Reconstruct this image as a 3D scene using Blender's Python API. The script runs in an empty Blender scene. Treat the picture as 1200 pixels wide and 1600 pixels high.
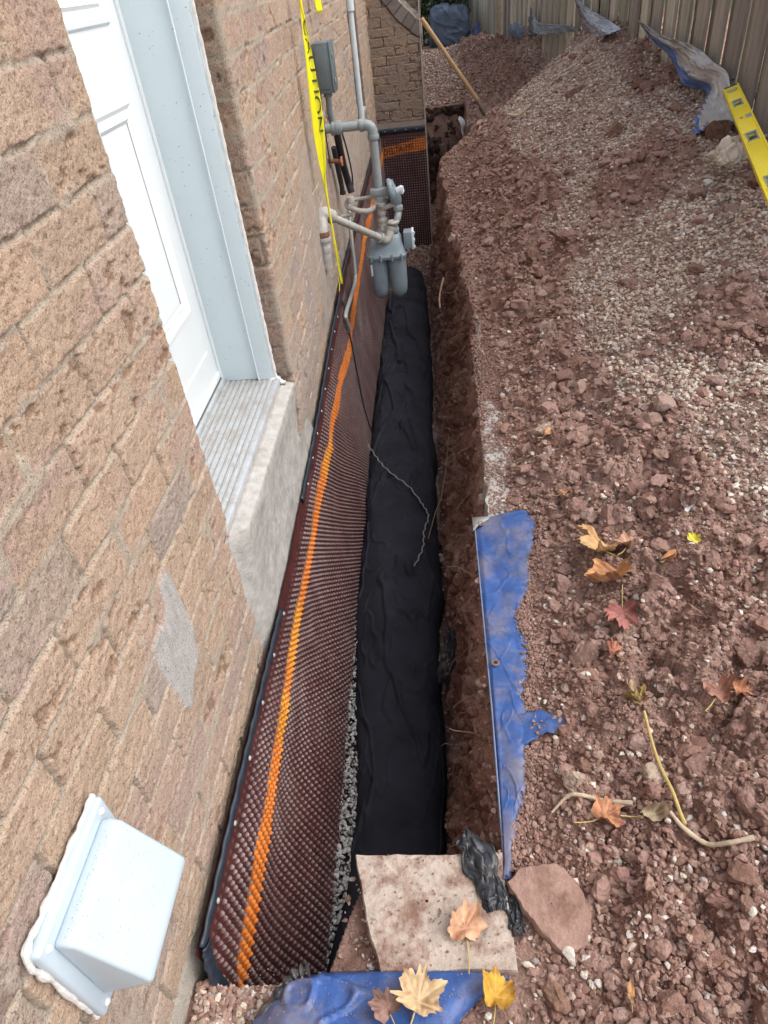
import bpy, bmesh, math, random
import numpy as np
from mathutils import Matrix, Vector

S = bpy.context.scene
# ---------------------------------------------------------------- camera
cam_d = bpy.data.cameras.new('camera'); cam = bpy.data.objects.new('camera', cam_d)
S.collection.objects.link(cam); S.camera = cam
yaw, pitch, roll = -0.13252828, 0.67814564, -0.12924685
ca, sa = math.cos(yaw), math.sin(yaw)
fwd = Vector((sa*math.cos(pitch), ca*math.cos(pitch), -math.sin(pitch)))
rgt = Vector((ca, -sa, 0)); upv = rgt.cross(fwd)
r_ = rgt*math.cos(roll) + upv*math.sin(roll); u_ = upv*math.cos(roll) - rgt*math.sin(roll)
cam.matrix_world = Matrix(((r_.x, u_.x, -fwd.x, .56), (r_.y, u_.y, -fwd.y, 0), (r_.z, u_.z, -fwd.z, 1.51), (0, 0, 0, 1)))
cam_d.sensor_fit = 'VERTICAL'; cam_d.sensor_height = 36; cam_d.lens = 1057.42*36/1600
cam_d.clip_start = .02; cam_d.clip_end = 500
# ---------------------------------------------------------------- light
SUN_EL, SUN_AZ = math.radians(52), math.radians(100)
w = bpy.data.worlds.new('World'); S.world = w; w.use_nodes = True
nt = w.node_tree; nt.nodes.clear()
sky = nt.nodes.new('ShaderNodeTexSky'); sky.sky_type = 'NISHITA'; sky.sun_disc = False
sky.sun_elevation = SUN_EL; sky.sun_rotation = SUN_AZ; sky.air_density = 1.0; sky.dust_density = 4.0; sky.ozone_density = 1.0
hs = nt.nodes.new('ShaderNodeHueSaturation'); hs.inputs['Saturation'].default_value = .6
bg = nt.nodes.new('ShaderNodeBackground'); bg.inputs[1].default_value = .15
wo = nt.nodes.new('ShaderNodeOutputWorld')
nt.links.new(sky.outputs[0], hs.inputs['Color']); nt.links.new(hs.outputs[0], bg.inputs[0]); nt.links.new(bg.outputs[0], wo.inputs[0])
sd = bpy.data.lights.new('sun', 'SUN'); sun = bpy.data.objects.new('sun', sd); S.collection.objects.link(sun)
sd.energy = .75; sd.angle = math.radians(60); sd.color = (1, .975, .94)
sdir = Vector((math.sin(SUN_AZ)*math.cos(SUN_EL), math.cos(SUN_AZ)*math.cos(SUN_EL), math.sin(SUN_EL)))
sun.rotation_euler = sdir.to_track_quat('Z', 'Y').to_euler()
vs = S.view_settings; vs.view_transform = 'Standard'; vs.look = 'None'; vs.gamma = 1; vs.exposure = .86
try: vs.use_curve_mapping = False
except Exception: pass

# ---------------------------------------------------------------- noise
def hsh(*a):
    h = np.zeros(np.broadcast(*a).shape, np.uint32)
    for i, v in enumerate(a):
        h = h ^ (np.asarray(v).astype(np.int64) & 0xffffffff).astype(np.uint32)*np.uint32([374761393, 668265263, 2246822519, 3266489917][i % 4])
        h = (h ^ (h >> np.uint32(13)))*np.uint32(1274126177)
    h = h ^ (h >> np.uint32(16)); h = h*np.uint32(2654435761); h = h ^ (h >> np.uint32(15))
    return h.astype(np.float64)/4294967295.0
def vn(x, y, seed=0):
    xi = np.floor(x); yi = np.floor(y); fx = x-xi; fy = y-yi
    fx = fx*fx*fx*(fx*(fx*6-15)+10); fy = fy*fy*fy*(fy*(fy*6-15)+10)
    a = hsh(xi, yi, np.full_like(xi, seed)); b = hsh(xi+1, yi, np.full_like(xi, seed))
    c = hsh(xi, yi+1, np.full_like(xi, seed)); d = hsh(xi+1, yi+1, np.full_like(xi, seed))
    return ((a*(1-fx)+b*fx)*(1-fy)+(c*(1-fx)+d*fx)*fy)*2-1
def fbm(x, y, o=4, seed=0, g=.5):
    x = np.asarray(x, float); y = np.asarray(y, float)
    x, y = np.broadcast_arrays(x, y)
    r = 0; a = 1; n = 0
    for i in range(o):
        r = r+a*vn(x*2**i+17.3*i, y*2**i-9.1*i, seed+i*7); n += a; a *= g
    return r/n
def cell(x, y, seed=0, jit=1.0):
    """returns F1 distance, cell random, second random"""
    x = np.asarray(x, float); y = np.asarray(y, float); x, y = np.broadcast_arrays(x, y)
    xi = np.floor(x); yi = np.floor(y)
    best = np.full(x.shape, 9.); id1 = np.zeros(x.shape)
    sd_ = np.full(x.shape, seed)
    for dx in (-1, 0, 1):
        for dy in (-1, 0, 1):
            cx = xi+dx; cy = yi+dy
            px = cx+.5+(hsh(cx, cy, sd_)-.5)*jit; py = cy+.5+(hsh(cx, cy, sd_+1)-.5)*jit
            d = np.hypot(x-px, y-py); m = d < best
            best = np.where(m, d, best); id1 = np.where(m, hsh(cx, cy, sd_+2), id1)
    return best, id1
def ss(a, b, x):
    t = np.clip((np.asarray(x, float)-a)/(b-a), 0, 1); return t*t*(3-2*t)
def lerp(a, b, t): return a+(b-a)*t

# ---------------------------------------------------------------- terrain
CT = np.array([
 (.62,-1,.0),(.9,-1,.04),(1.6,-1,.2),(2.6,-1,.3),(0,-1,0),
 (0,.2,-.28),(.0,.45,-.36),(.14,.42,-.22),(.3,.35,-.02),(.22,.2,-.06),(.3,.45,-.03),(.62,.4,.0),(.66,1,.0),(.66,1.7,.0),(.7,2.4,.0),(.73,3.2,.0),(.72,4,.02),(.7,5,.03),(.6,5.7,.02),
 (1.0,.4,.07),(1.4,.4,.16),(2.0,.4,.26),(3,.4,.4),
 (.74,1.95,.026),(.735,2.3,.036),(.735,2.6,.042),(.745,2.9,.048),(.76,3.15,.055),(.82,1.2,.02),(1.0,1.2,.085),(1.3,1.2,.19),(1.7,1.2,.31),(2.4,1.2,.42),
 (.85,2.2,.03),(1.1,2.2,.14),(1.5,2.2,.34),(2.3,2.2,.55),
 (.85,3.04,.045),(1.2,3.04,.25),(1.7,3.04,.56),(2.3,3.04,.62),
 (.85,4.1,.10),(1.2,4.1,.33),(1.7,4.1,.62),(2.28,4.1,.60),
 (.85,5,.14),(1.2,5,.40),(1.6,5,.66),(2.17,5,.70),
 (.7,5.7,.12),(1.0,6,.38),(1.5,6,.68),(2.05,6,.88),(2.6,6,.8),
 (.68,6.1,.2),(.80,6.2,.33),(1.02,6.4,.43),(1.48,6.8,.67),(1.79,7.2,.82),(1.95,6.5,.92),
 (.9,6.8,.20),(1.1,7.2,.23),(1.0,8,.17),(1.35,7.9,.24),(1.6,8.3,.38),(1.75,8.9,.74),(1.6,7.6,.48),
 (.2,8.9,.18),(.5,8.9,.2),(.9,9,.22),(.5,10,.33),(1,10,.37),(.5,11,.47),(1,11,.49),(1.4,10.5,.57),(1.4,9.6,.5),(1.6,9.6,.66),
 (.5,12,.5),(1.2,12,.5),(.5,14,.4),(1.5,14,.4),(0,11,.45),(3,10,.6),(3.2,3,.5),(3.2,14,.4)])
def _tps():
    P = CT[:, :2]; n = len(P)
    d = np.hypot(P[:, None, 0]-P[None, :, 0], P[:, None, 1]-P[None, :, 1])
    K = d; A = np.zeros((n+3, n+3)); A[:n, :n] = K-np.eye(n)*.012; A[:n, n] = 1; A[:n, n+1:] = P; A[n, :n] = 1; A[n+1:, :n] = P.T
    b = np.zeros(n+3); b[:n] = CT[:, 2]; return np.linalg.solve(A, b)
TW = _tps()
def H0(x, y):
    x = np.asarray(x, float); y = np.asarray(y, float); x, y = np.broadcast_arrays(x, y)
    xc = np.clip(x, -.3, 3.3); yc = np.clip(y, -1.2, 14.5)
    r = TW[-3]+TW[-2]*xc+TW[-1]*yc
    for i in range(len(CT)): r = r+TW[i]*np.hypot(xc-CT[i, 0], yc-CT[i, 1])
    far = ss(3.0, 4.2, x)+ss(13, 15, y); far = np.clip(far, 0, 1)
    return np.clip(lerp(r, .35, far), -.05, 1.1)
def gravelness(x, y):
    n = fbm(x*1.9+3, y*1.3, 4, 5)
    b = -.25+.55*ss(.95, 1.5, x)*ss(1.0, 2.2, y)+.50*ss(.85, 1.2, x)*ss(1.4, .5, y)+.25*ss(4, 5.5, y)*ss(.9, 1.2, x)
    b = b-.7*ss(6.9, 7.5, y+.0*x)*ss(1.75, 1.5, x)
    b = b+.32*ss(8.8, 9.4, y)*ss(1.1, .6, x)
    b = b-.55*ss(1.55, 1.95, x)*ss(4.3, 5.3, y)*ss(7.6, 7.0, y)-.35*ss(1.2, 1.0, x)*ss(1.8, 2.4, y)
    return ss(-.06, .26, n*.85+b)
def lumps(x, y):
    wx = x+.02*fbm(x*9, y*9, 2, 31); wy = y+.02*fbm(x*9+5, y*9, 2, 33)
    g = gravelness(x, y); k = (1-.75*g)
    amt = ss(.70, .86, x)+ss(.5, .3, y); amt = np.clip(amt, 0, 1)
    h = 0
    for sc, am, sd_ in ((7, .060, 9), (11, .042, 1), (20, .026, 2), (42, .012, 3), (85, .0065, 4)):
        d, r = cell(wx*sc, wy*sc, sd_*13)
        h = h+am*np.sqrt(np.clip(1-(d/.72)**2, 0, 1))*(r**1.5)
    h = h*k*ss(.70, 1.0, x)
    h = h+.042*fbm(x*3.1, y*3.1, 3, 50)+.050*fbm(x*7.5, y*7.5, 4, 53, .6)*(1-.6*g)+.014*fbm(x*14, y*14, 3, 51)+.006*fbm(x*60, y*60, 2, 52)
    return h*amt-.004
def H(x, y): return H0(x, y)+lumps(x, y)
# ---------------------------------------------------------------- materials
def L(c):
    return tuple(((v/255)/12.92 if v/255 <= .04045 else ((v/255+.055)/1.055)**2.4) for v in c)
def mat(name, rgb=None, rough=.8, attr=False, var=.25, vscale=30, bump=.3, bscale=120, bdist=.002, metal=0, spec=.5, rgb2=None, detail=5, coat=0, trans=0, stretch=None):
    m = bpy.data.materials.new(name); m.use_nodes = True; n = m.node_tree.nodes; l = m.node_tree.links
    b = n['Principled BSDF']
    tc = n.new('ShaderNodeTexCoord'); src = tc.outputs['Object']
    if stretch:
        mp = n.new('ShaderNodeMapping'); mp.inputs['Scale'].default_value = stretch; l.new(src, mp.inputs[0]); src = mp.outputs[0]
    nz = n.new('ShaderNodeTexNoise'); nz.inputs['Scale'].default_value = vscale; nz.inputs['Detail'].default_value = detail; nz.inputs['Roughness'].default_value = .65
    l.new(src, nz.inputs['Vector'])
    if attr:
        a = n.new('ShaderNodeAttribute'); a.attribute_name = 'col'; base = a.outputs['Color']
    else:
        c = n.new('ShaderNodeRGB'); c.outputs[0].default_value = (*rgb, 1); base = c.outputs[0]
    if rgb2 is not None:
        mx0 = n.new('ShaderNodeMix'); mx0.data_type = 'RGBA'
        r0 = n.new('ShaderNodeMapRange'); r0.inputs[1].default_value = .46; r0.inputs[2].default_value = .62
        nz0 = n.new('ShaderNodeTexNoise'); nz0.inputs['Scale'].default_value = vscale*.37; nz0.inputs['Detail'].default_value = 6
        nz0.inputs['Roughness'].default_value = .7
        l.new(src, nz0.inputs['Vector']); l.new(nz0.outputs[0], r0.inputs[0]); l.new(r0.outputs[0], mx0.inputs[0])
        l.new(base, mx0.inputs[6]); mx0.inputs[7].default_value = (*rgb2, 1); base = mx0.outputs[2]
    mr = n.new('ShaderNodeMapRange'); mr.inputs[1].default_value = .25; mr.inputs[2].default_value = .75
    mr.inputs[3].default_value = 1-var; mr.inputs[4].default_value = 1+var
    l.new(nz.outputs[0], mr.inputs[0])
    vm = n.new('ShaderNodeVectorMath'); vm.operation = 'SCALE'; l.new(base, vm.inputs[0]); l.new(mr.outputs[0], vm.inputs['Scale'])
    l.new(vm.outputs[0], b.inputs['Base Color'])
    b.inputs['Roughness'].default_value = rough; b.inputs['Metallic'].default_value = metal
    b.inputs['Specular IOR Level'].default_value = spec; b.inputs['Coat Weight'].default_value = coat
    b.inputs['Transmission Weight'].default_value = trans
    if bump > 0:
        nb = n.new('ShaderNodeTexNoise'); nb.inputs['Scale'].default_value = bscale; nb.inputs['Detail'].default_value = 4; nb.inputs['Roughness'].default_value = .6
        l.new(src, nb.inputs['Vector'])
        bp = n.new('ShaderNodeBump'); bp.inputs['Strength'].default_value = bump; bp.inputs['Distance'].default_value = bdist
        l.new(nb.outputs[0], bp.inputs['Height']); l.new(bp.outputs[0], b.inputs['Normal'])
    return m
def specks(m, scale=430, lo=.60, hi=.68, dark=.42, scale2=90):
    n = m.node_tree.nodes; l = m.node_tree.links; b = n['Principled BSDF']; src = b.inputs['Base Color'].links[0].from_socket
    tc = n.new('ShaderNodeTexCoord'); f = None
    for sc_, a, c_, d_ in ((scale, lo, hi, dark), (scale2, .64, .72, .62)):
        z = n.new('ShaderNodeTexNoise'); z.inputs['Scale'].default_value = sc_; z.inputs['Detail'].default_value = 3; l.new(tc.outputs['Object'], z.inputs['Vector'])
        r = n.new('ShaderNodeMapRange'); r.inputs[1].default_value = a; r.inputs[2].default_value = c_; r.inputs[3].default_value = 1; r.inputs[4].default_value = d_; l.new(z.outputs[0], r.inputs[0])
        v = n.new('ShaderNodeVectorMath'); v.operation = 'SCALE'; l.new(src, v.inputs[0]); l.new(r.outputs[0], v.inputs['Scale']); src = v.outputs[0]
    l.new(src, b.inputs['Base Color'])
M = {}
M['brick'] = mat('brick', attr=True, rough=.95, var=.30, vscale=330, bump=.9, bscale=420, bdist=.0034, spec=.15); specks(M['brick'], 300, .57, .65, .50)
M['soil'] = mat('soil', attr=True, rough=1, var=.45, vscale=120, bump=1, bscale=200, bdist=.008, spec=.15)
M['stone'] = mat('stone', attr=True, rough=.9, var=.22, vscale=120, bump=.6, bscale=300, bdist=.0015, spec=.25)
M['clod'] = mat('clod', attr=True, rough=1, var=.3, vscale=110, bump=1, bscale=240, bdist=.003, spec=.12)
M['membrane'] = mat('membrane', attr=True, rough=.42, var=.25, vscale=14, bump=.15, bscale=60, bdist=.001, spec=.5)
M['strip'] = mat('strip', L((42, 50, 60)), rough=.38, var=.35, vscale=25, bump=.3, bscale=50)
M['fabric'] = mat('fabric', (.025, .026, .034), rough=.95, var=.35, vscale=6, bump=.5, bscale=900, bdist=.0008, spec=.15)
M['bluetarp'] = mat('bluetarp', (.035, .095, .30), rough=.45, var=.3, vscale=22, bump=.4, bscale=70, bdist=.003, rgb2=(.15, .155, .23))
M['greytarp'] = mat('greytarp', (.38, .38, .38), rough=.55, var=.25, vscale=16, bump=.3, bscale=60, bdist=.003, rgb2=(.27, .25, .23))
M['silver'] = mat('silver', (.55, .62, .70), rough=.4, var=.25, vscale=16, bump=.3, bscale=60, bdist=.003, rgb2=(.40, .38, .36))
M['paleblue'] = mat('paleblue', (.16, .22, .36), rough=.5, var=.25, vscale=12, bump=.3, bscale=40, bdist=.003)
M['darkcover'] = mat('darkcover', (.07, .10, .15), rough=.5, var=.3, vscale=8, bump=.3, bscale=30, bdist=.005)
M['doorwhite'] = mat('doorwhite', (.79, .84, .86), rough=.45, var=.02, vscale=8, bump=.05, bscale=300, bdist=.0003)
M['jamb'] = mat('jamb', (.60, .69, .715), rough=.5, var=.03, vscale=6, bump=.05, bscale=300, bdist=.0003)
M['trimwhite'] = mat('trimwhite', (.74, .78, .80), rough=.5, var=.04, vscale=20, bump=.1, bscale=200)
M['caulk'] = mat('caulk', (.66, .65, .62), rough=.7, var=.1, vscale=60, bump=.8, bscale=90, bdist=.004)
M['speck'] = mat('speck', (.25, .24, .23), rough=.9, bump=0)
M['gasket'] = mat('gasket', (.08, .09, .10), rough=.7, bump=0)
M['alum'] = mat('alum', (.50, .53, .55), rough=.5, metal=.3, var=.12, vscale=60, bump=.2, bscale=200, rgb2=(.42, .41, .39))
M['groove'] = mat('groove', (.30, .27, .24), rough=.9, bump=0)
M['concrete'] = mat('concrete', (.43, .415, .39), rough=.95, var=.25, vscale=25, bump=.9, bscale=160, bdist=.003, rgb2=(.35, .335, .31), spec=.2)
M['redstone'] = mat('redstone', (.36, .235, .19), rough=.95, var=.25, vscale=34, bump=.9, bscale=120, bdist=.004, rgb2=(.26, .155, .12), spec=.2)
M['slab'] = mat('slab', (.47, .40, .34), rough=.95, var=.22, vscale=34, bump=.9, bscale=120, bdist=.004, rgb2=(.25, .155, .12), spec=.2)
M['vent'] = mat('vent', (.47, .56, .62), rough=.45, var=.06, vscale=10, bump=.06, bscale=250, bdist=.0004)
M['grime'] = mat('grime', (.45, .42, .38), rough=.9, var=.3, vscale=80, bump=.4, bscale=200)
M['meter'] = mat('meter', (.20, .255, .29), rough=.5, var=.15, vscale=20, bump=.12, bscale=120, bdist=.001)
M['pipe'] = mat('pipe', (.27, .31, .32), rough=.55, var=.18, vscale=25, bump=.2, bscale=120, bdist=.001)
M['oldpipe'] = mat('oldpipe', (.42, .41, .38), rough=.65, var=.2, vscale=30, bump=.4, bscale=110, bdist=.0015, rgb2=(.33, .30, .26))
M['rust'] = mat('rust', (.20, .10, .06), rough=.9, var=.4, vscale=40, bump=.6, bscale=100)
M['box'] = mat('box', (.13, .165, .175), rough=.55, var=.12, vscale=15, bump=.1, bscale=100)
M['black'] = mat('black', (.03, .03, .034), rough=.6, var=.3, vscale=30, bump=.4, bscale=60)
M['blackplastic'] = mat('blackplastic', (.022, .026, .032), rough=.38, var=.5, vscale=14, bump=.5, bscale=40, bdist=.004, rgb2=(.10, .09, .085))
M['brass'] = mat('brass', (.65, .42, .10), rough=.4, metal=.6, bump=.1)
M['orange'] = mat('orange', (.60, .22, .10), rough=.6, var=.3, vscale=60, bump=.2)
M['pvc'] = mat('pvc', (.62, .70, .74), rough=.45, var=.06, vscale=20, bump=.1)
M['tape'] = mat('tape', (.85, .80, .02), rough=.4, var=.08, vscale=20, bump=.2, bscale=50, bdist=.002)
M['ink'] = mat('ink', (.06, .07, .03), rough=.5, bump=0)
M['inkm'] = mat('inkm', (.03, .02, .02), rough=.5, bump=0)
M['levely'] = mat('levely', (.90, .72, .01), rough=.4, var=.06, vscale=30, bump=.08, bscale=200)
M['levelgrey'] = mat('levelgrey', (.30, .31, .30), rough=.4, var=.1, bump=.05)
M['dark'] = mat('dark', (.015, .015, .018), rough=.5, bump=0)
M['vial'] = mat('vial', (.45, .55, .10), rough=.1, bump=0)
M['wood'] = mat('wood', (.52, .34, .18), rough=.6, var=.2, vscale=8, bump=.2, bscale=40, stretch=(12, 12, 1))
M['steel'] = mat('steel', (.20, .13, .11), rough=.65, var=.3, vscale=20, bump=.2)
M['board'] = mat('board', attr=True, rough=.9, var=.34, vscale=5, bump=.5, bscale=14, bdist=.004, stretch=(9, 9, .6), spec=.2)
M['cloth'] = mat('cloth', (.74, .71, .64), rough=.9, var=.08, vscale=30, bump=.4, bscale=200, rgb2=(.52, .45, .36))
M['bag'] = mat('bag', (.55, .56, .58), rough=.6, var=.1, vscale=12, bump=.2)
M['twig'] = mat('twig', (.30, .21, .14), rough=.9, var=.3, vscale=30, bump=.5, bscale=100)
M['stick'] = mat('stick', (.52, .42, .30), rough=.85, var=.25, vscale=30, bump=.5, bscale=100)
M['root'] = mat('root', (.30, .20, .14), rough=.95, var=.3, vscale=50, bump=.4)
M['stem'] = mat('stem', (.50, .38, .13), rough=.6, var=.2, vscale=40, bump=.2)
M['twine'] = mat('twine', (.24, .225, .22), rough=.9, var=.3, vscale=80, bump=.4)
M['bark'] = mat('bark', (.16, .12, .09), rough=.95, var=.3, vscale=20, bump=.8, bscale=40, bdist=.01)
M['foliage'] = mat('foliage', attr=True, rough=.6, var=.2, vscale=4, bump=0)
M['leaf'] = mat('leaf', attr=True, rough=.75, var=.22, vscale=60, bump=.5, bscale=90, bdist=.002)
M['grass'] = mat('grass', attr=True, rough=.8, bump=0)
M['glass'] = mat('glass', (.05, .06, .07), rough=.1, bump=0)

# ---------------------------------------------------------------- mesh helpers
C = S.collection
def setp(o, label=None, cat=None, group=None, kind=None):
    if label: o['label'] = label
    if cat: o['category'] = cat
    if group: o['group'] = group
    if kind: o['kind'] = kind
    return o
def par(o, parent):
    if parent is not None:
        o.parent = parent
        o.matrix_parent_inverse = base_mat(parent).inverted()
    return o
def base_mat(o):
    m = Matrix.LocRotScale(o.location, o.rotation_euler, o.scale)
    if o.parent is not None: m = base_mat(o.parent) @ o.matrix_parent_inverse @ m
    return m
def empty(name, loc, label, cat, group=None):
    o = bpy.data.objects.new(name, None); C.objects.link(o); o.location = loc; o.empty_display_size = .05
    return setp(o, label, cat, group)
def mk(name, V, F, m, parent=None, smooth=True, col=None):
    V = np.asarray(V, np.float32).reshape(-1, 3); me = bpy.data.meshes.new(name)
    if isinstance(F, np.ndarray):
        n, k = F.shape
        me.vertices.add(len(V)); me.vertices.foreach_set('co', V.ravel())
        me.loops.add(n*k); me.loops.foreach_set('vertex_index', F.astype(np.int32).ravel())
        me.polygons.add(n); me.polygons.foreach_set('loop_start', np.arange(0, n*k, k, dtype=np.int32))
        me.polygons.foreach_set('loop_total', np.full(n, k, np.int32))
    else:
        me.from_pydata([tuple(map(float, v)) for v in V], [], [tuple(f) for f in F])
    me.polygons.foreach_set('use_smooth', np.full(len(me.polygons), bool(smooth)))
    me.update(calc_edges=True)
    if col is not None:
        a = me.color_attributes.new('col', 'FLOAT_COLOR', 'POINT')
        c = np.ones((len(V), 4), np.float32); c[:, :3] = np.asarray(col).reshape(-1, 3) if np.size(col) > 3 else np.asarray(col)[None]
        a.data.foreach_set('color', c.ravel())
    me.materials.append(m)
    o = bpy.data.objects.new(name, me); C.objects.link(o)
    return par(o, parent)
def gridF(nr, nc, flip=False):
    i = np.arange(nr*nc).reshape(nr, nc)
    a, b, c, d = i[:-1, :-1], i[:-1, 1:], i[1:, 1:], i[1:, :-1]
    F = np.stack([a, b, c, d] if not flip else [a, d, c, b], -1).reshape(-1, 4); return F
class MB:
    def __init__(s): s.V = []; s.F = []
    def add(s, V, F):
        o = len(s.V); s.V += [tuple(v) for v in V]; s.F += [tuple(i+o for i in f) for f in F]; return s
    def bm(s, bm_):
        bm_.verts.index_update(); s.add([v.co[:] for v in bm_.verts], [[v.index for v in f.verts] for f in bm_.faces]); bm_.free(); return s
    def box(s, c, size, rot=None, bev=0, seg=2):
        b = bmesh.new(); bmesh.ops.create_cube(b, size=1)
        bmesh.ops.scale(b, vec=size, verts=b.verts)
        if bev: bmesh.ops.bevel(b, geom=b.edges[:], offset=bev, segments=seg, affect='EDGES', profile=.5)
        Mx = Matrix.Translation(c) @ (rot.to_4x4() if rot is not None else Matrix())
        bmesh.ops.transform(b, matrix=Mx, verts=b.verts); return s.bm(b)
    def tube(s, pts, r, n=12, caps=True):
        pts = [Vector(p) for p in pts]; N = len(pts); rr = r if hasattr(r, '__len__') else [r]*N
        V = []; F = []; up = None
        for i, p in enumerate(pts):
            t = (pts[min(i+1, N-1)]-pts[max(i-1, 0)]).normalized()
            if up is None: up = t.orthogonal().normalized()
            up = (up-t*up.dot(t)); up = up.normalized() if up.length > 1e-6 else t.orthogonal().normalized()
            bi = t.cross(up)
            for k in range(n):
                a = 2*math.pi*k/n; V.append(p+(up*math.cos(a)+bi*math.sin(a))*rr[i])
        for i in range(N-1):
            for k in range(n): F.append((i*n+k, i*n+(k+1) % n, (i+1)*n+(k+1) % n, (i+1)*n+k))
        if caps: F.append(tuple(range(n))[::-1]); F.append(tuple((N-1)*n+k for k in range(n)))
        return s.add(V, F)
    def lathe(s, prof, c, axis=(0, 0, 1), n=20):
        ax = Vector(axis).normalized(); u = ax.orthogonal().normalized(); v = ax.cross(u); c = Vector(c)
        V = []; F = []
        for (r, h) in prof:
            for k in range(n):
                a = 2*math.pi*k/n; V.append(c+ax*h+(u*math.cos(a)+v*math.sin(a))*max(r, 1e-5))
        for i in range(len(prof)-1):
            for k in range(n): F.append((i*n+k, i*n+(k+1) % n, (i+1)*n+(k+1) % n, (i+1)*n+k))
        F.append(tuple(range(n))[::-1]); F.append(tuple((len(prof)-1)*n+k for k in range(n)))
        return s.add(V, F)
    def done(s, name, m, parent=None, smooth=True, col=None, angle=35):
        o = mk(name, s.V, s.F, m, parent, smooth, col)
        if smooth and angle:
            try: o.data.set_sharp_from_angle(angle=math.radians(angle))
            except Exception: pass
        return o
def bez(p, n=40, closed=False):
    """Catmull-Rom through points"""
    p = np.array(p, float); q = np.vstack([2*p[0]-p[1], p, 2*p[-1]-p[-2]]); out = []
    m = len(p)-1
    for i in range(m):
        a, b, c, d = q[i], q[i+1], q[i+2], q[i+3]
        for t in np.linspace(0, 1, max(2, n//m), endpoint=False):
            out.append(.5*((2*b)+(-a+c)*t+(2*a-5*b+4*c-d)*t*t+(-a+3*b-3*c+d)*t**3))
    out.append(p[-1]); return np.array(out)
def sheet(name, G, m, parent=None, th=.0012, col=None):
    """closed thin sheet from a grid of points (nr,nc,3)"""
    G = np.asarray(G, float); nr, nc, _ = G.shape
    du = np.gradient(G, axis=1); dv = np.gradient(G, axis=0); N = np.cross(du, dv); N /= np.linalg.norm(N, axis=2, keepdims=True)+1e-12
    V = np.concatenate([(G+N*th/2).reshape(-1, 3), (G-N*th/2).reshape(-1, 3)])
    F1 = gridF(nr, nc); n = nr*nc; F2 = gridF(nr, nc, True)+n
    i = np.arange(n).reshape(nr, nc); loop = np.concatenate([i[0, :-1], i[:-1, -1], i[-1, :0:-1], i[:0:-1, 0]])
    nx = np.roll(loop, -1); F3 = np.stack([loop, loop+n, nx+n, nx], -1)
    c = None if col is None else (np.concatenate([col.reshape(-1, 3)]*2) if np.size(col) > 3 else col)
    return mk(name, V, np.concatenate([F1, F2, F3]), m, parent, True, c)

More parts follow.
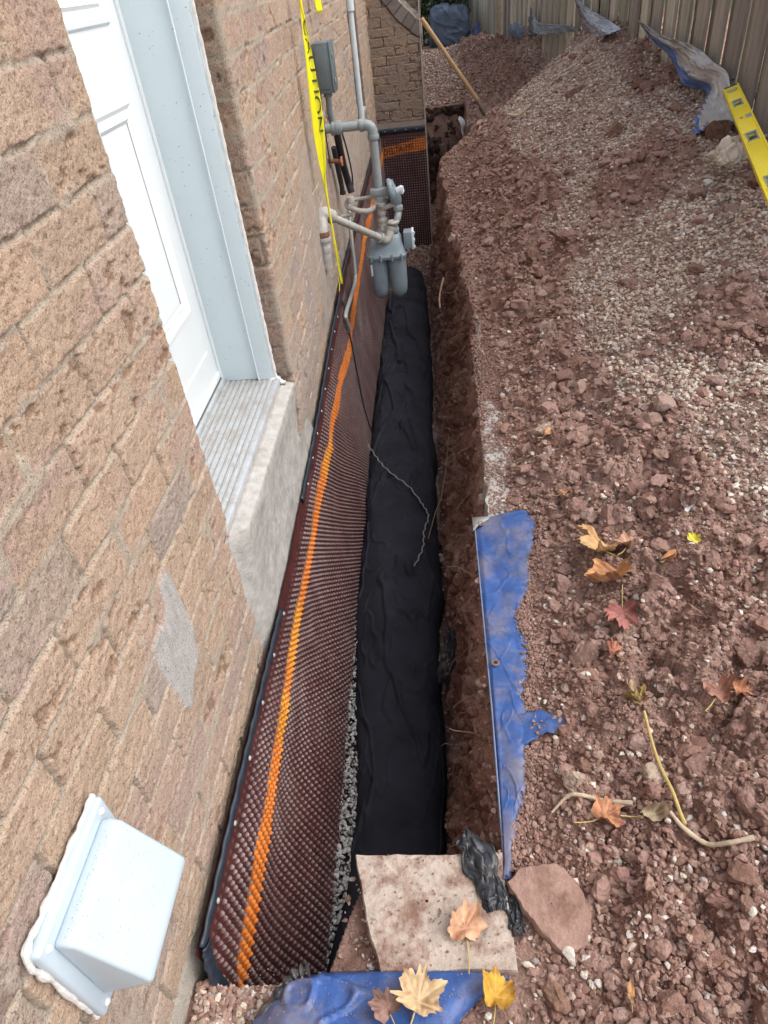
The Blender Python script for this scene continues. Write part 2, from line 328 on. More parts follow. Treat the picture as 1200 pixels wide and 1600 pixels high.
# ---------------------------------------------------------------- ground sheet with the trench
XE = np.array([(-2, .63), (.66, .634), (1.76, .64), (1.80, .69), (3.2, .725), (3.4, .70), (3.83, .70), (4.68, .675), (5.3, .63), (6, .575), (6.35, .56), (6.7, .64), (7.0, .82), (7.3, .88), (8.8, .88), (30, .88)])
XB = np.array([(-2, .47), (1.0, .475), (1.9, .495), (3.4, .475), (6, .44), (6.6, .46), (7.0, .7), (7.3, .8), (30, .8)])
def xedge(y): return np.interp(y, XE[:, 0], XE[:, 1])+(.012+.036*ss(3.2, 3.5, y))*fbm(y*4, 0*y, 4, 77)
ZB = -.86
def build_ground():
    ys = [-3.0, -2, -1.2, -.6, -.2, 0, .1]; y = .16
    while y < 13: ys.append(y); y += .0042*(1+.62*max(y-.3, 0))
    ys += list(np.linspace(13.2, 18, 14))+[22, 30, 45, 70]
    ys = np.array(ys); nb, nw, nk, no = 46, 140, 440, 12
    cols = []
    Y = ys[:, None]
    xe = xedge(ys)[:, None]; xb = np.interp(ys, XB[:, 0], XB[:, 1])[:, None]
    t = np.linspace(0, 1, nb)[None, :-1]; X1 = lerp(-.12+0*xb, xb, t); Y1 = Y+0*X1
    Z1 = ZB+.018*fbm(X1*9, Y1*9, 3, 3)+.012*np.sqrt(np.clip(1-(cell(X1*30, Y1*30, 5)[0]/.7)**2, 0, 1))
    t = np.linspace(0, 1, nw)[None, :-1]; T = t+0*Y; Y2 = Y+0*T
    Zw = ZB*(1-T); Zt = lerp(ZB, H(xe, Y), T)
    rough = .045*fbm(Y2*3.2, T*3, 4, 11)+.045*fbm(Y2*13, T*8, 4, 12, .6)
    dd, rr = cell(Y2*19+.5*fbm(Y2*9, T*9, 2, 14), T*17, 15); rough = rough-.024*rr*np.sqrt(np.clip(1-(dd/.7)**2, 0, 1))
    X2 = lerp(xb, xe, T**.8)+(rough+.02*np.sin(T*3.1))*np.sin(np.pi*np.clip(T, 0, 1))**.5*1.3
    Z2 = Zt+.01*fbm(Y2*20, T*18, 2, 19)*np.sin(np.pi*T)
    t = np.linspace(0, 1, nk)[None]; X3 = lerp(xe, 2.5, t); Y3 = Y+0*X3; Z3 = H(X3, Y3)
    t = np.linspace(0, 1, no)[None, 1:]**2; X4 = 2.5+40*t+0*Y; Y4 = Y+0*X4; Z4 = H(X4, Y4)
    X = np.hstack([X1, X2, X3, X4]); Yg = np.hstack([Y1, Y2, Y3, Y4]); Z = np.hstack([Z1, Z2, Z3, Z4])
    # flat ground where there is no trench (before its start, beyond its end)
    n12 = X1.shape[1]+X2.shape[1]
    tt = np.linspace(0, 1, n12)[None]
    Xf = lerp(-.12+0*xe, xe, tt); Zf = H(Xf, Y+0*Xf)
    y0 = lerp(.42, .62, ss(.24, .33, Xf))
    D = ss(0, .05, Y-y0)*(1-ss(8.78, 8.82, Y))
    X[:, :n12] = lerp(Xf, X[:, :n12], D); Z[:, :n12] = lerp(Zf, Z[:, :n12], D)
    g = gravelness(X, Yg)[..., None]; n1 = fbm(X*5, Yg*5, 4, 90)[..., None]; n2 = fbm(X*30, Yg*30+Z*30, 3, 91)[..., None]
    c = lerp(np.array([.30, .178, .14]), np.array([.37, .245, .20]), ss(-.3, .4, n1))*(1+.3*n2)
    c = lerp(c, np.array([.38, .29, .24]), g*.6)
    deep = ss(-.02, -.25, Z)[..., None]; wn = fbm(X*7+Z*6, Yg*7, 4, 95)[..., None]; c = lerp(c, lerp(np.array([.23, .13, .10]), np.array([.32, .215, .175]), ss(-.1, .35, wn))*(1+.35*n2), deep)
    far = ss(12.5, 14, Yg)[..., None]; c = lerp(c, np.array([.07, .10, .035]), far)
    P = np.stack([X, Yg, Z], -1)
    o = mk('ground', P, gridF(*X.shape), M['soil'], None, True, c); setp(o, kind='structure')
build_ground()
def end_wall():
    u = np.linspace(0, 1, 120)[None]; v = np.linspace(0, 1, 120)[:, None]
    X = .02+.95*u+0*v; Z = lerp(ZB-.05, .20, v)+0*u+.02*fbm(X*4, 0*X, 2, 3)*v
    Y = 8.77+.05*v-.05*fbm(X*4, Z*4, 4, 8)-.05*fbm(X*14, Z*14, 4, 9, .65)-.03*cell(X*16, Z*16, 4)[1]
    c = np.array([.085, .052, .042])*(1+.3*fbm(X*20, Z*20, 3, 4)[..., None])+0*Y[..., None]  # the hole's shade is put into this wall's darker soil colour
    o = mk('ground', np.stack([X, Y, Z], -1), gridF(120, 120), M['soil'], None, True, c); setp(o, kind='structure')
end_wall()
# ---------------------------------------------------------------- brick house
PAL = np.array([[.49, .37, .265], [.47, .355, .25], [.505, .38, .275], [.50, .365, .26], [.42, .345, .285], [.48, .365, .27], [.39, .335, .295], [.455, .345, .255]])
MORT = np.array([.44, .375, .295])
def bricks(s, z, seed, z0, cr, Ln, off, smear=0.0, dark=1.0, coarse=False):
    w1 = fbm(s*22, z*22, 3, seed+1)*.0025; w2 = fbm(s*20, z*24, 3, seed+2)*.002
    s_ = s+w1; z_ = z+w2
    row = np.floor((z_-z0)/cr); fz = (z_-z0)-row*cr
    sh = off+(np.mod(row, 2))*Ln/2+(hsh(row, row*0, row*0+seed)-.5)*.03
    k = np.floor((s_-sh)/Ln); fs = s_-sh-k*Ln
    hw = .0030
    d = np.minimum(np.minimum(fs, Ln-fs), np.minimum(fz, cr-fz))-hw
    rn = hsh(row, k, row*0+seed+5); r2 = hsh(row, k, row*0+seed+6); r3 = hsh(row, k, row*0+seed+7)
    d = d+.0030*fbm(s*70, z*70, 3, seed+8)
    hb = ss(0, .0032, d)
    n1 = fbm(s*14, z*14, 4, seed+11); n2 = fbm(s*60, z*60, 4, seed+12)
    h = hb*(.0085+(r2-.5)*.0028+(fs/Ln-.5)*(r3-.5)*.004+n1*.0012)+n2*.0026
    pn = fbm(s*26+row*9, z*34+k*7, 4, seed+15)
    pit = ss(.30, .38, pn)*hb*(r3 > .62)
    pit2 = ss(.26, .42, fbm(s*130, z*170, 3, seed+16))*hb
    h = h-.0045*pit-.0020*pit2
    sm = ss(.18-.5*smear, .38-.5*smear, fbm(s*7, z*9, 4, seed+20))
    # mortar bed: partly flush, partly raked out
    rk = ss(-.25, .25, fbm(s*13, z*16, 3, seed+22))
    mh = lerp(-.0010, .0066, np.clip(rk+.5*sm*(1-smear), 0, 1)); h = h+(1-hb)*mh
    vert = (np.minimum(fs, Ln-fs) < hw+.002)
    vj = (vert & (r2 > .30) & (smear < .6))*(1-hb); h = h-.010*vj
    flush = sm*ss(.015, .004, d)
    h = lerp(h, .0095+n2*.0012, flush*.8)
    c = PAL[(rn*len(PAL)).astype(int) % len(PAL)]; c = lerp(c, np.array([.48, .36, .265]), .25+.45*(r2[..., None] > .45))
    c = c*(1+.10*n1[..., None])*(.93+.14*r2[..., None])
    c = lerp(c, np.array([.44, .32, .27]), (ss(.05, .35, fbm(s*6+3, z*8, 3, seed+30))*.55)[..., None])
    c = lerp(c, c*np.array([.55, .46, .42]), (pit*.7)[..., None])
    c = lerp(c, c*np.array([.6, .52, .47]), (pit2*.5)[..., None])
    c = lerp(MORT*(1+.12*n2[..., None]), c, hb[..., None]); c = lerp(c, np.array([.33, .29, .24]), (vj*.8)[..., None])
    c = lerp(c, MORT*(1.02+.1*n2[..., None]), (flush*.85)[..., None])
    return h, c*dark*np.array([.99, .985, 1.0]), hb
house = empty('brick_house', (0, 2, 0), 'tan rough brick house side wall with white door along the trench', 'house')
LIGHTCOL = {}
def wall(name, S_, Z_, pos, post=None, **kw):
    s, z = np.meshgrid(S_, Z_); h, c, hb = bricks(s, z, **kw)
    if post: h, c = post(s, z, h, c)
    bx, by, nx, ny = pos(s)
    P = np.stack([bx+nx*h, by+ny*h, z], -1)
    F = gridF(len(Z_), len(S_))
    o = mk(name, P, F, M['brick'], house, True, c)
    return o
def flipcheck(o): pass
YC = 1.262; RC = .007
def pos_near(s):   # runs along +y then turns into the door reveal (-x)
    a = np.clip((s-(YC-RC))/(RC*math.pi/2), 0, 1)*math.pi/2; over = np.maximum(s-(YC-RC)-RC*math.pi/2, 0)
    x = -RC+RC*np.cos(a)-over-.009; y = np.minimum(s, YC-RC)+RC*np.sin(a)-.009*np.sin(a)
    x = np.where(a > 0, x, -.009+0*x); return x, y, np.cos(a), np.sin(a)
def post_near(s, z, h, c):
    n = fbm(s*30, z*30, 3, 60)
    # hard mortar patch
    e = (np.abs((s-.845+.10*(z-.5))/.078)**3.5+np.abs((z-.50)/.13)**3.5)**(1/3.5)+.55*fbm(s*11, z*8, 4, 61)
    m = ss(1.03, .85, e); h = lerp(h, .0115+.003*fbm(s*30, z*20, 4, 62), m); c = lerp(c, np.array([.46, .44, .42])*(1+.10*fbm(s*120, z*20, 3, 63))[..., None], m[..., None])
    # smooth parging at the foot of the wall
    m = ss(-.005, -.02, z+.02*fbm(s*5, 0*z, 3, 64)-.05*ss(.60, .45, s)); h = lerp(h, .007+.0015*n, m); c = lerp(c, np.array([.50, .455, .39])*(1+.08*n)[..., None], m[..., None])
    m = ss(-.22, -.26, z); return h, c
zs = np.concatenate([np.linspace(-.95, -.3, 8), np.arange(-.28, 1.66, .0027), np.linspace(1.68, 2.9, 110)])
sn = np.concatenate([np.linspace(-3.0, .1, 160), np.arange(.112, YC-.02, .0029), np.arange(YC-.02, YC+.03, .0016), np.linspace(YC+.032, YC+.12, 20)])
wall('wall', sn, zs, pos_near, post_near, seed=3, z0=1.188-.0885*20, cr=.0885, Ln=.226, off=YC-.105, smear=.06)
YD = 2.035; OF = [0, 0]
def pos_far(s):   # s<YD: reveal from -x, then along +y
    over = np.maximum(YD+RC-RC*math.pi/2-s, 0); OF[0] = .044*(1-ss(2.1, 3.3, s)); a = np.clip((YD+RC-s)/(RC*math.pi/2), 0, 1)*math.pi/2
    x = -RC+RC*np.cos(a)-over-.009+OF[0]*OF[1]; y = np.maximum(s, YD+RC)-RC*np.sin(a)+.009*np.sin(a)
    return x, y, np.cos(a), -np.sin(a)
def post_far(s, z, h, c):
    OF[1] = ss(.02, .42, z)
    n = fbm(s*30, z*30, 3, 160)
    m = np.maximum(ss(.16, .04, z+.08*fbm(s*4, z*2, 3, 164)-.08*ss(2.3, 3.5, s)), ss(-.05, .35, fbm(s*2.5+4, z*2.0, 4, 166))*ss(1.1, .5, z)*.85); h = lerp(h, .006+.002*n, m*.8); c = lerp(c, np.array([.50, .43, .37])*(1+.10*n)[..., None], m[..., None]*.75)
    gr = ss(-.05, .3, fbm(s*2.2, z*1.3, 4, 171))*ss(1.2, .2, z)
    c = lerp(c, np.array([.40, .36, .33])*(1+.2*n)[..., None], gr[..., None]*.55)
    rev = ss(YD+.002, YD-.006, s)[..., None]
    c = lerp(c, c*np.array([.72, .68, .66]), rev)   # reveal's shade painted in by darkening its brick colour
    return h, c
ys = [YD+.03]
while ys[-1] < 5.66: ys.append(ys[-1]+.0035*(1+.35*(ys[-1]-2)))
sf = np.concatenate([np.linspace(YD-.16, YD-.02, 44), np.arange(YD-.018, YD+.028, .0018), np.array(ys)])
zf = np.concatenate([np.linspace(-.95, -.1, 6), np.arange(-.08, 1.7, .0045), np.linspace(1.72, 2.9, 100)])
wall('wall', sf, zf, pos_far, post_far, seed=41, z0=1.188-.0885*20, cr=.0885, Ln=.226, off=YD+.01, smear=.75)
# wall beyond the recess, with its own reveal
YR = 6.32
def pos_far2(s):
    over = np.maximum(YR-s, 0); x = -over*1.0; y = np.maximum(s, YR); a = (s < YR)*1.0
    return x-.009, y+.009*a, 1-a, -a
def post_far2(s, z, h, c):
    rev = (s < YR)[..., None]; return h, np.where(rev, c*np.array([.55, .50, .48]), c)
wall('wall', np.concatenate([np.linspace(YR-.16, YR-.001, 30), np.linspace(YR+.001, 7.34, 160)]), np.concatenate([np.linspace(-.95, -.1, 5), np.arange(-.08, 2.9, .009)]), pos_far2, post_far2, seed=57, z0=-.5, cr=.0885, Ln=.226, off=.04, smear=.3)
def post_below(s, z, h, c): return h*.5-.004, lerp(c, np.array([.44, .39, .34]), .6)
wall('wall', np.linspace(5.64, 6.34, 90), np.concatenate([np.linspace(-.95, -.1, 5), np.linspace(-.08, .60, 90)]), lambda s: (-.009+0*s, s, 1+0*s, 0*s), post_below, seed=58, z0=-.5, cr=.0885, Ln=.226, off=.04, smear=.3)
MB().box((-.09, 5.99, 1.75), (.02, .72, 2.3)).done('recess_panel', M['trimwhite'], house, False)
MB().box((-.05, 5.99, .61), (.10, .66, .03), bev=.004).done('window_sill', M['concrete'], house, False)
# cross wall
YX = 7.30
def post_x(s, z, h, c):
    m = ss(.335, .325, z); h = lerp(h, .006, m); c = lerp(c, np.array([.42, .35, .30]), m[..., None])
    # course of turned, darker bricks (an arch ring) in the upper right corner
    cx, cz = .90, 1.75
    r = np.hypot(s-cx, z-cz)+.006*fbm(s*20, z*20, 2, 6); th = np.arctan2(z-cz, s-cx)
    ring = ss(.790, .795, r)*ss(.905, .900, r)
    k = np.floor(th/.10); ft = th/.10-k; r1 = hsh(k, k*0, k*0+9)
    gap = ss(.03, .06, np.minimum(ft, 1-ft))
    ringc = np.array([.25, .215, .19])*(1+.2*fbm(s*30, z*30, 3, 5)[..., None])*(.85+.3*r1[..., None])
    ringc = lerp(np.array([.14, .12, .11]), ringc, gap[..., None])
    h = lerp(h, .011+.006*gap, ring); c = lerp(c, ringc, ring[..., None])
    edge = ss(.900, .905, r)*ss(.916, .911, r)
    c = lerp(c, np.array([.12, .10, .09]), edge[..., None])
    inr = ss(.795, .790, r)*ss(.755, .760, r); c = lerp(c, np.array([.50, .46, .38]), inr[..., None])
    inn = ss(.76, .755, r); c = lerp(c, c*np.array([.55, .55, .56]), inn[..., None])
    return h, c
sx = np.concatenate([np.arange(-.02, .449, .0035), .452+np.linspace(0, .8, 60)])
def pos_x(s):
    a = (s > .4505)*1.0; return np.minimum(s, .4505), YX+np.maximum(s-.4505, 0)-.009*a*0, a, -(1-a)
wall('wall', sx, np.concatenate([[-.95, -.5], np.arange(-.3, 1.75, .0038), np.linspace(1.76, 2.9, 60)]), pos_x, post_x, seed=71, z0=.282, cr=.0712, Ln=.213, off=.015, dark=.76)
MB().tube([(.4545, YX-.012, -.0), (.4545, YX-.012, 2.9)], .0045, 6).done('corner_bead', M['oldpipe'], house)
# plain body of the house behind the facings (seen only from the side)
MB().box((-1.6, 3.9, 1.0), (2.6, 14.0, 3.8)).box((-.35, 8.2, 1.0), (1.5, 1.6, 3.8)).done('wall', M['concrete'], house, False)
MB().box((-.05, 1.65, 2.62), (.12, .85, .56)).done('lintel', M['concrete'], house, False)
# ---- door
door = MB().box((-.225, 1.62, 1.42), (.044, .86, 1.86), bev=.002).done('door', M['doorwhite'], house, True)
XF = -.203
def panel(y0, y1, z0, z1):
    m = MB(); fr = .06
    def pr(a, b, c_, d_, e):   # four-sided moulded frame, profile bump in x
        V = []; F = []; prof = [(0, 0), (.006, .007), (.016, .010), (.026, .004), (.036, .003), (.044, .008), (.052, .002)]
        loops = []
        for off, hx in prof:
            loops.append([(XF+hx, a+off, c_+off), (XF+hx, b-off, c_+off), (XF+hx, b-off, d_-off), (XF+hx, a+off, d_-off)])
        for i, lp in enumerate(loops): V += lp
        for i in range(len(prof)-1):
            for k in range(4): F.append((i*4+k, i*4+(k+1) % 4, (i+1)*4+(k+1) % 4, (i+1)*4+k))
        m.add(V, F)
    pr(y0, y1, z0, z1, 0)
    m.done('panel', M['doorwhite'], door, True, angle=25)
panel(1.30, 1.945, 1.46, 2.2)
panel(1.30, 1.925, .75, 1.32)
MB().box((-.2035, 1.62, .60), (.003, .7, .012), bev=.001).done('panel', M['doorwhite'], door)
MB().box((-.205, 1.62, .498), (.012, .86, .022), bev=.002).done('door_sweep', M['trimwhite'], door)
MB().box((-.199, 1.62, .4865), (.004, .86, .004)).done('gasket', M['gasket'], door, False)
MB().lathe([(.026, 0), (.026, .006), (.012, .010), (.012, .035), (.026, .045), (.028, .055), (.020, .068), (.001, .070)], (-.203, 1.31, 1.30), (1, 0, 0)).done('handle', M['brass'], door)
# ---- frame: jambs, stop, brickmould
fr = MB()
fr.box((-.137, 2.035, 1.42), (.134, .03, 1.90), bev=.0015)           # jamb
fr.box((-.045, 2.031, 1.42), (.050, .040, 1.90), bev=.002)           # brickmould step
frame = fr.done('door_frame', M['jamb'], house)
MB().box((-.0695, 2.0095, 1.42), (.003, .006, 1.90), bev=.0012).done('trim_bead', M['trimwhite'], frame)
MB().box((-.198, 2.0185, 1.42), (.010, .008, 1.90), bev=.002).done('weatherstrip', M['trimwhite'], frame)
MB().box((-.2055, 2.0165, 1.42), (.004, .006, 1.90)).done('gasket', M['gasket'], frame, False)
MB().box((-.017, 2.036, 1.42), (.006, .044, 1.90), bev=.002).done('brickmould', M['trimwhite'], frame)
MB().box((-.11, 1.262, 1.42), (.20, .03, 1.90), bev=.002).box((-.11, 1.65, 2.36), (.20, .80, .03), bev=.002).done('door_frame', M['jamb'], house)
# caulk bead, ragged
rng = random.Random(4)
pts = [(-.0125, 2.018+rng.uniform(-.001, .001), z) for z in np.arange(.455, 2.34, .012)]
MB().tube(pts, [.0050+rng.uniform(-.0008, .0015) for _ in pts], 8).done('caulk', M['caulk'], frame)
pts = [(-.04, 2.012, .462), (-.022, 2.013, .468), (-.012, 2.018, .472), (-.002, 2.014, .464), (.008, 2.01, .458), (.018, 2.012, .455)]
MB().tube(bez(pts, 18), [.006+rng.uniform(-.001, .003) for _ in bez(pts, 18)], 8).done('caulk', M['caulk'], frame)
sp = MB()
for i in range(130):
    x = rng.uniform(-.19, -.02); z = rng.uniform(.5, 1.55); r = rng.choice([.0006, .0008, .0011, .0016])
    yy = 2.0195 if x < -.072 else 2.0105
    sp.lathe([(r, 0), (r*.7, .0006)], (x, yy, z), (0, -1, 0), 6)
sp.done('dirt_specks', M['speck'], frame)['kind'] = 'stuff'
# ---- threshold and sill block
th = MB()
th.box((-.105, 1.635, .462), (.185, .80, .012), bev=.001)
for i in range(9): th.box((-.178+i*.0185, 1.635, .4695), (.006, .80, .005), bev=.0015)
th.box((-.008, 1.635, .460), (.018, .80, .022), bev=.004)
th.box((-.192, 1.635, .474), (.012, .80, .022), bev=.003)
tho = th.done('threshold', M['alum'], house)
for i in range(9): MB().box((-.1688+i*.0185, 1.635, .4687), (.0034, .79, .0008)).done('groove', M['groove'], tho, False)
u = np.linspace(0, 1, 220)[:, None]
prof = np.array([(-.10, .449), (-.005, .448), (.012, .446), (.034, .440), (.040, .432), (.038, .40), (.030, .35), (.022, .28), (.018, .20), (.016, .12), (.014, .04), (.012, -.05), (.012, -.2)])
pp = bez(prof, 160)
yy = lerp(1.205, 2.075, u)+0*pp[:, 0][None]
zb = ss(.44, .40, pp[:, 1])[None]
yy = np.where(u > .5, yy+(-.03+.26*ss(.44, .03, pp[:, 1])[None])*u**6*zb, yy-.02*zb*(1-u)**8)
X = lerp(-.003, pp[:, 0][None], ss(.035, .10, u))+.0025*fbm(yy*14, pp[:, 1][None]*14, 4, 5)+.0012*fbm(yy*70, pp[:, 1][None]*70, 2, 6)
Z = pp[:, 1][None]+.002*fbm(yy*20, X*20, 3, 7)
mk('door_sill', np.stack([X, yy, Z], -1), gridF(*X.shape, True), M['concrete'], house)
MB().box((-.07, 1.64, .05), (.13, .90, .78)).done('door_sill', M['concrete'], house, False)
# ---------------------------------------------------------------- dryer vent hood
vent = empty('vent_hood', (0, .38, .48), 'white plastic dryer vent hood caulked to near brick wall', 'vent hood')
fl = MB().box((.014, .379, .485), (.022, .212, .238), bev=.007, seg=3)
fl = fl.done('flange', M['vent'], vent)
def hood():
    y0, y1 = .293, .462; n = 14
    # closed wedge: top edge at the wall, bottom edge standing out
    xs = [(.024, .582), (.040, .585), (.056, .578), (.112, .470), (.117, .458), (.115, .446), (.024, .395)]
    b = bmesh.new(); A = [b.verts.new((x, y0, z)) for x, z in xs]; B = [b.verts.new((x, y1, z)) for x, z in xs]
    b.faces.new(A); b.faces.new(B[::-1]); m = len(xs)
    for i in range(m): b.faces.new((A[(i+1) % m], A[i], B[i], B[(i+1) % m]))
    bmesh.ops.recalc_face_normals(b, faces=b.faces)
    bmesh.ops.bevel(b, geom=[e for e in b.edges if e.calc_face_angle(0) > .25], offset=.007, segments=4, affect='EDGES', profile=.5)
    return MB().bm(b)
hood().done('hood', M['vent'], vent, angle=50)
for (y, z) in ((.289, .588), (.468, .588), (.289, .380), (.468, .380)):
    MB().lathe([(.0055, 0), (.0055, .0015), (.003, .0035)], (.025, y, z), (1, 0, 0), 12).done('screw', M['trimwhite'], fl)
rng = random.Random(8)
loop = [(.010, .274, .366), (.010, .274, .43), (.010, .273, .52), (.010, .274, .604), (.010, .33, .607), (.010, .42, .606), (.010, .484, .604)]
q = bez(loop, 90); q[:, 1] += .003*fbm(np.arange(len(q))*.3, np.zeros(len(q)), 3, 5); q[:, 2] += .003*fbm(np.arange(len(q))*.3, np.ones(len(q)), 3, 6)
MB().tube(q, .0050+.0030*fbm(np.arange(len(q))*.23, np.zeros(len(q)), 3, 2), 9).done('caulk', M['caulk'], vent)
q = bez([(.008, .272, .372), (.008, .33, .362), (.008, .41, .364), (.008, .485, .362)], 50)
MB().tube(q, [.0035+rng.uniform(-.001, .001) for _ in q], 8).done('caulk', M['caulk'], vent)
sp = MB()
for i in range(240):
    y = rng.uniform(.30, .455); k = rng.random()**2.2; x = .040+.066*k; z = .586-(max(0, x-.052))*1.93+.0005; r = rng.choice([.0003, .0004, .0007])
    sp.lathe([(r, 0), (r*.6, .0004)], (x, y, z), (.87, 0, .45), 5)
sp.done('dirt_specks', M['speck'], vent)['kind'] = 'stuff'

# ---------------------------------------------------------------- dimpled membrane
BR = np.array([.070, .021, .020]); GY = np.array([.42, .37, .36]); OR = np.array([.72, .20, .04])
ZT = np.array([(.45, .06), (.77, .064), (1.0, .058), (1.26, .050), (1.4, .045), (1.57, .05), (2.1, .09), (2.4, .115), (3.0, .19), (3.8, .235), (5, .26), (7.3, .285)])
BZ = np.array([(.45, -.215), (.6, -.205), (.8, -.195), (1.0, -.2), (1.2, -.178), (1.5, -.145), (1.85, -.125), (2.2, -.082), (2.45, -.09), (2.9, -.05), (3.42, -.095)])
BZ2 = np.array([(3.3, -.13), (3.6, -.12), (4, -.06), (4.5, -.03), (5.3, .0), (6, .03), (7.3, .075)])
DIM = .0235
def memb_sheet(name, parent, y0, y1, xo, bz, seed, cross=False, bw=.043):
    ny = int((y1-y0)/DIM*5)+1; y = np.linspace(y0, y1, ny)[None]
    nz = int(1.12/DIM*5); k = np.arange(nz)[:, None]*DIM/5
    Y = y+0*k
    zt = .262+.0*Y if cross else np.interp(Y, ZT[:, 0], ZT[:, 1])
    Lm = zt+.86
    kk = k/k.max(); Z = zt-kk*Lm-.0
    if not cross: Z = Z+.0
    zrow = zt-kk*Lm
    wav = .012*fbm(Y*1.3, Z*1.0, 3, seed)+.006*fbm(Y*5, Z*3, 2, seed+1)
    bul = lerp(.105, .045, ss(.8, 4, Y))*ss(-.30, -.84, Z) if not cross else .02*ss(-.2, -.8, Z)
    base = xo+.012+ss(0, .06, kk*Lm)*.006+bul+wav*ss(0, .2, kk*Lm)
    # dimples: pattern follows the sheet (u along y, v down)
    v = kk*Lm; sh = .0
    vv = v+.030*fbm(Y*.7, 0*Y, 2, seed+4)
    cy = np.mod(Y+sh, DIM)/DIM-.5; cz = np.mod(vv, DIM)/DIM-.5
    r = np.hypot(cy, cz); edge = ss(.045, .075, v)
    dm = ss(.30, .14, r)*edge*(1-.55*ss(.055, .03, v))
    x = base+.0078*dm
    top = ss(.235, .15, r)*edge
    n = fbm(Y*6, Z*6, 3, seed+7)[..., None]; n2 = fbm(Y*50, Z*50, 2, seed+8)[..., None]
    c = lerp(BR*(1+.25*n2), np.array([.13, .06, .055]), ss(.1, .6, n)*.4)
    glint_dust = (.70+.35*fbm(Y*2.5, Z*3, 3, seed+9)[..., None])
    c = lerp(c, GY*(1+.15*n2), top[..., None]*np.clip(glint_dust, .3, .95))  # grey dimple tops: sky glint and dust painted into the colour
    zc = np.interp(Y, bz[:, 0], bz[:, 1]); hw = bw*(1+.3*fbm(Y*5, 0*Y, 3, seed+12))
    if not cross: hw = hw*ss(.455, .52, Y)
    d = np.abs(Z-zc+.012*fbm(Y*4, 0*Y, 3, 5)+.004*fbm(Y*40, Z*40, 2, 6)); band = (d < hw)[..., None]
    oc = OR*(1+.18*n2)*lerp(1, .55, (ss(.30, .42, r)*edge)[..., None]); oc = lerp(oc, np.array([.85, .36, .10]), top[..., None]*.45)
    yel = ss(.15, .4, fbm(Y*3, 0*Y, 2, seed+14))[..., None]; oc = lerp(oc, oc*np.array([1.05, 1.5, 1.0]), yel*.8)
    c = np.where(band, oc, c)
    if cross: P = np.stack([Y, YX-x, Z], -1)
    else: P = np.stack([x, Y, Z], -1)
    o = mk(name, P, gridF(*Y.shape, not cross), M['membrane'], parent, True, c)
    return o
memb = empty('drainage_membrane', (.02, 2, -.85), 'dark red brown dimpled membrane sheet with orange stripe, nearer of two on the long wall', 'membrane')
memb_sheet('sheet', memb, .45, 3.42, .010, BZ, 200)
memb2 = empty('drainage_membrane', (.02, 5, -.85), 'dimpled brown membrane sheet behind the gas meter, running on to the far corner', 'membrane')
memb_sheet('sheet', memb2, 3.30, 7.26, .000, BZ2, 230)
memb3 = empty('drainage_membrane', (.2, 7.25, -.85), 'dimpled brown membrane with lettered orange band on the far cross wall', 'membrane')
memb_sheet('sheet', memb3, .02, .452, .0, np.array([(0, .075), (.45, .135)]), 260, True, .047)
def strip(path, wdt, parent, name='edge_strip', nrm=(1, 0, 0)):
    path = bez(path, max(12, len(path)*10)); G = []
    for i, p in enumerate(path):
        t = path[min(i+1, len(path)-1)]-path[max(i-1, 0)]; t /= np.linalg.norm(t); n = np.array(nrm, float); b = np.cross(t, n); b /= np.linalg.norm(b)
        w_ = wdt*(1+.06*math.sin(i*1.7)); G.append([p+b*w_*k/2+n*.006*(1-abs(k)**3)+n*.001*math.sin(i*.9+k) for k in (-1, -.7, -.35, 0, .35, .7, 1)])
    return sheet(name, np.array(G), M['strip'], parent, .003)
def zt(y): return float(np.interp(y, ZT[:, 0], ZT[:, 1]))
strip([(.030, y, zt(y)-.006) for y in np.linspace(.462, 1.36, 9)], .027, memb)
strip([(.036, .472, .058), (.038, .452, .02), (.040, .440, -.05), (.044, .438, -.13), (.048, .446, -.22), (.05, .456, -.33)], .036, memb)
strip([(.026, y, zt(y)-.006) for y in np.linspace(1.86, 3.40, 12)], .024, memb)
strip([(.018, y, zt(y)-.006) for y in np.linspace(3.5, 7.24, 16)], .022, memb2)
strip([(x, YX-.020, .262-.004+.0*x) for x in np.linspace(.02, .45, 6)], .05, memb3, nrm=(0, -1, 0))
rng = random.Random(5)
for y in np.arange(.55, 1.36, .16): MB().lathe([(.006, 0), (.006, .002), (.003, .004)], (.041, y, zt(y)-.006), (1, 0, 0), 10).done('nail', M['alum'], memb)
for y in np.arange(1.95, 3.3, .15): MB().lathe([(.005, 0), (.005, .002), (.003, .004)], (.036, y, zt(y)-.006), (1, 0, 0), 8).done('nail', M['alum'], memb)
for x in (.07, .17, .27, .37): MB().lathe([(.005, 0), (.003, .003)], (x, YX-.028, .262), (0, -1, 0), 8).done('nail', M['alum'], memb3)
# torn dark seam where the nearer sheet overlaps the farther one
pts = [(.034, 3.40, .17), (.038, 3.40, .10), (.048, 3.42, -.1), (.055, 3.43, -.3), (.07, 3.42, -.5), (.10, 3.43, -.7), (.12, 3.43, -.84)]
MB().tube(bez(pts, 40), .005, 6).done('sheet_edge', M['black'], memb)
def text_mesh(txt, size):
    cu = bpy.data.curves.new('t', 'FONT'); cu.body = txt; cu.size = size; cu.align_x = 'CENTER'; cu.align_y = 'CENTER'; cu.resolution_u = 4
    ob = bpy.data.objects.new('t', cu); C.objects.link(ob); bpy.context.view_layer.update()
    me = bpy.data.meshes.new_from_object(ob.evaluated_get(bpy.context.evaluated_depsgraph_get()))
    V = [v.co[:] for v in me.vertices]; F = [tuple(p.vertices) for p in me.polygons]
    bpy.data.objects.remove(ob); bpy.data.curves.remove(cu); bpy.data.meshes.remove(me); return np.array(V), F
V, F = text_mesh('DELTA-MS', .075)
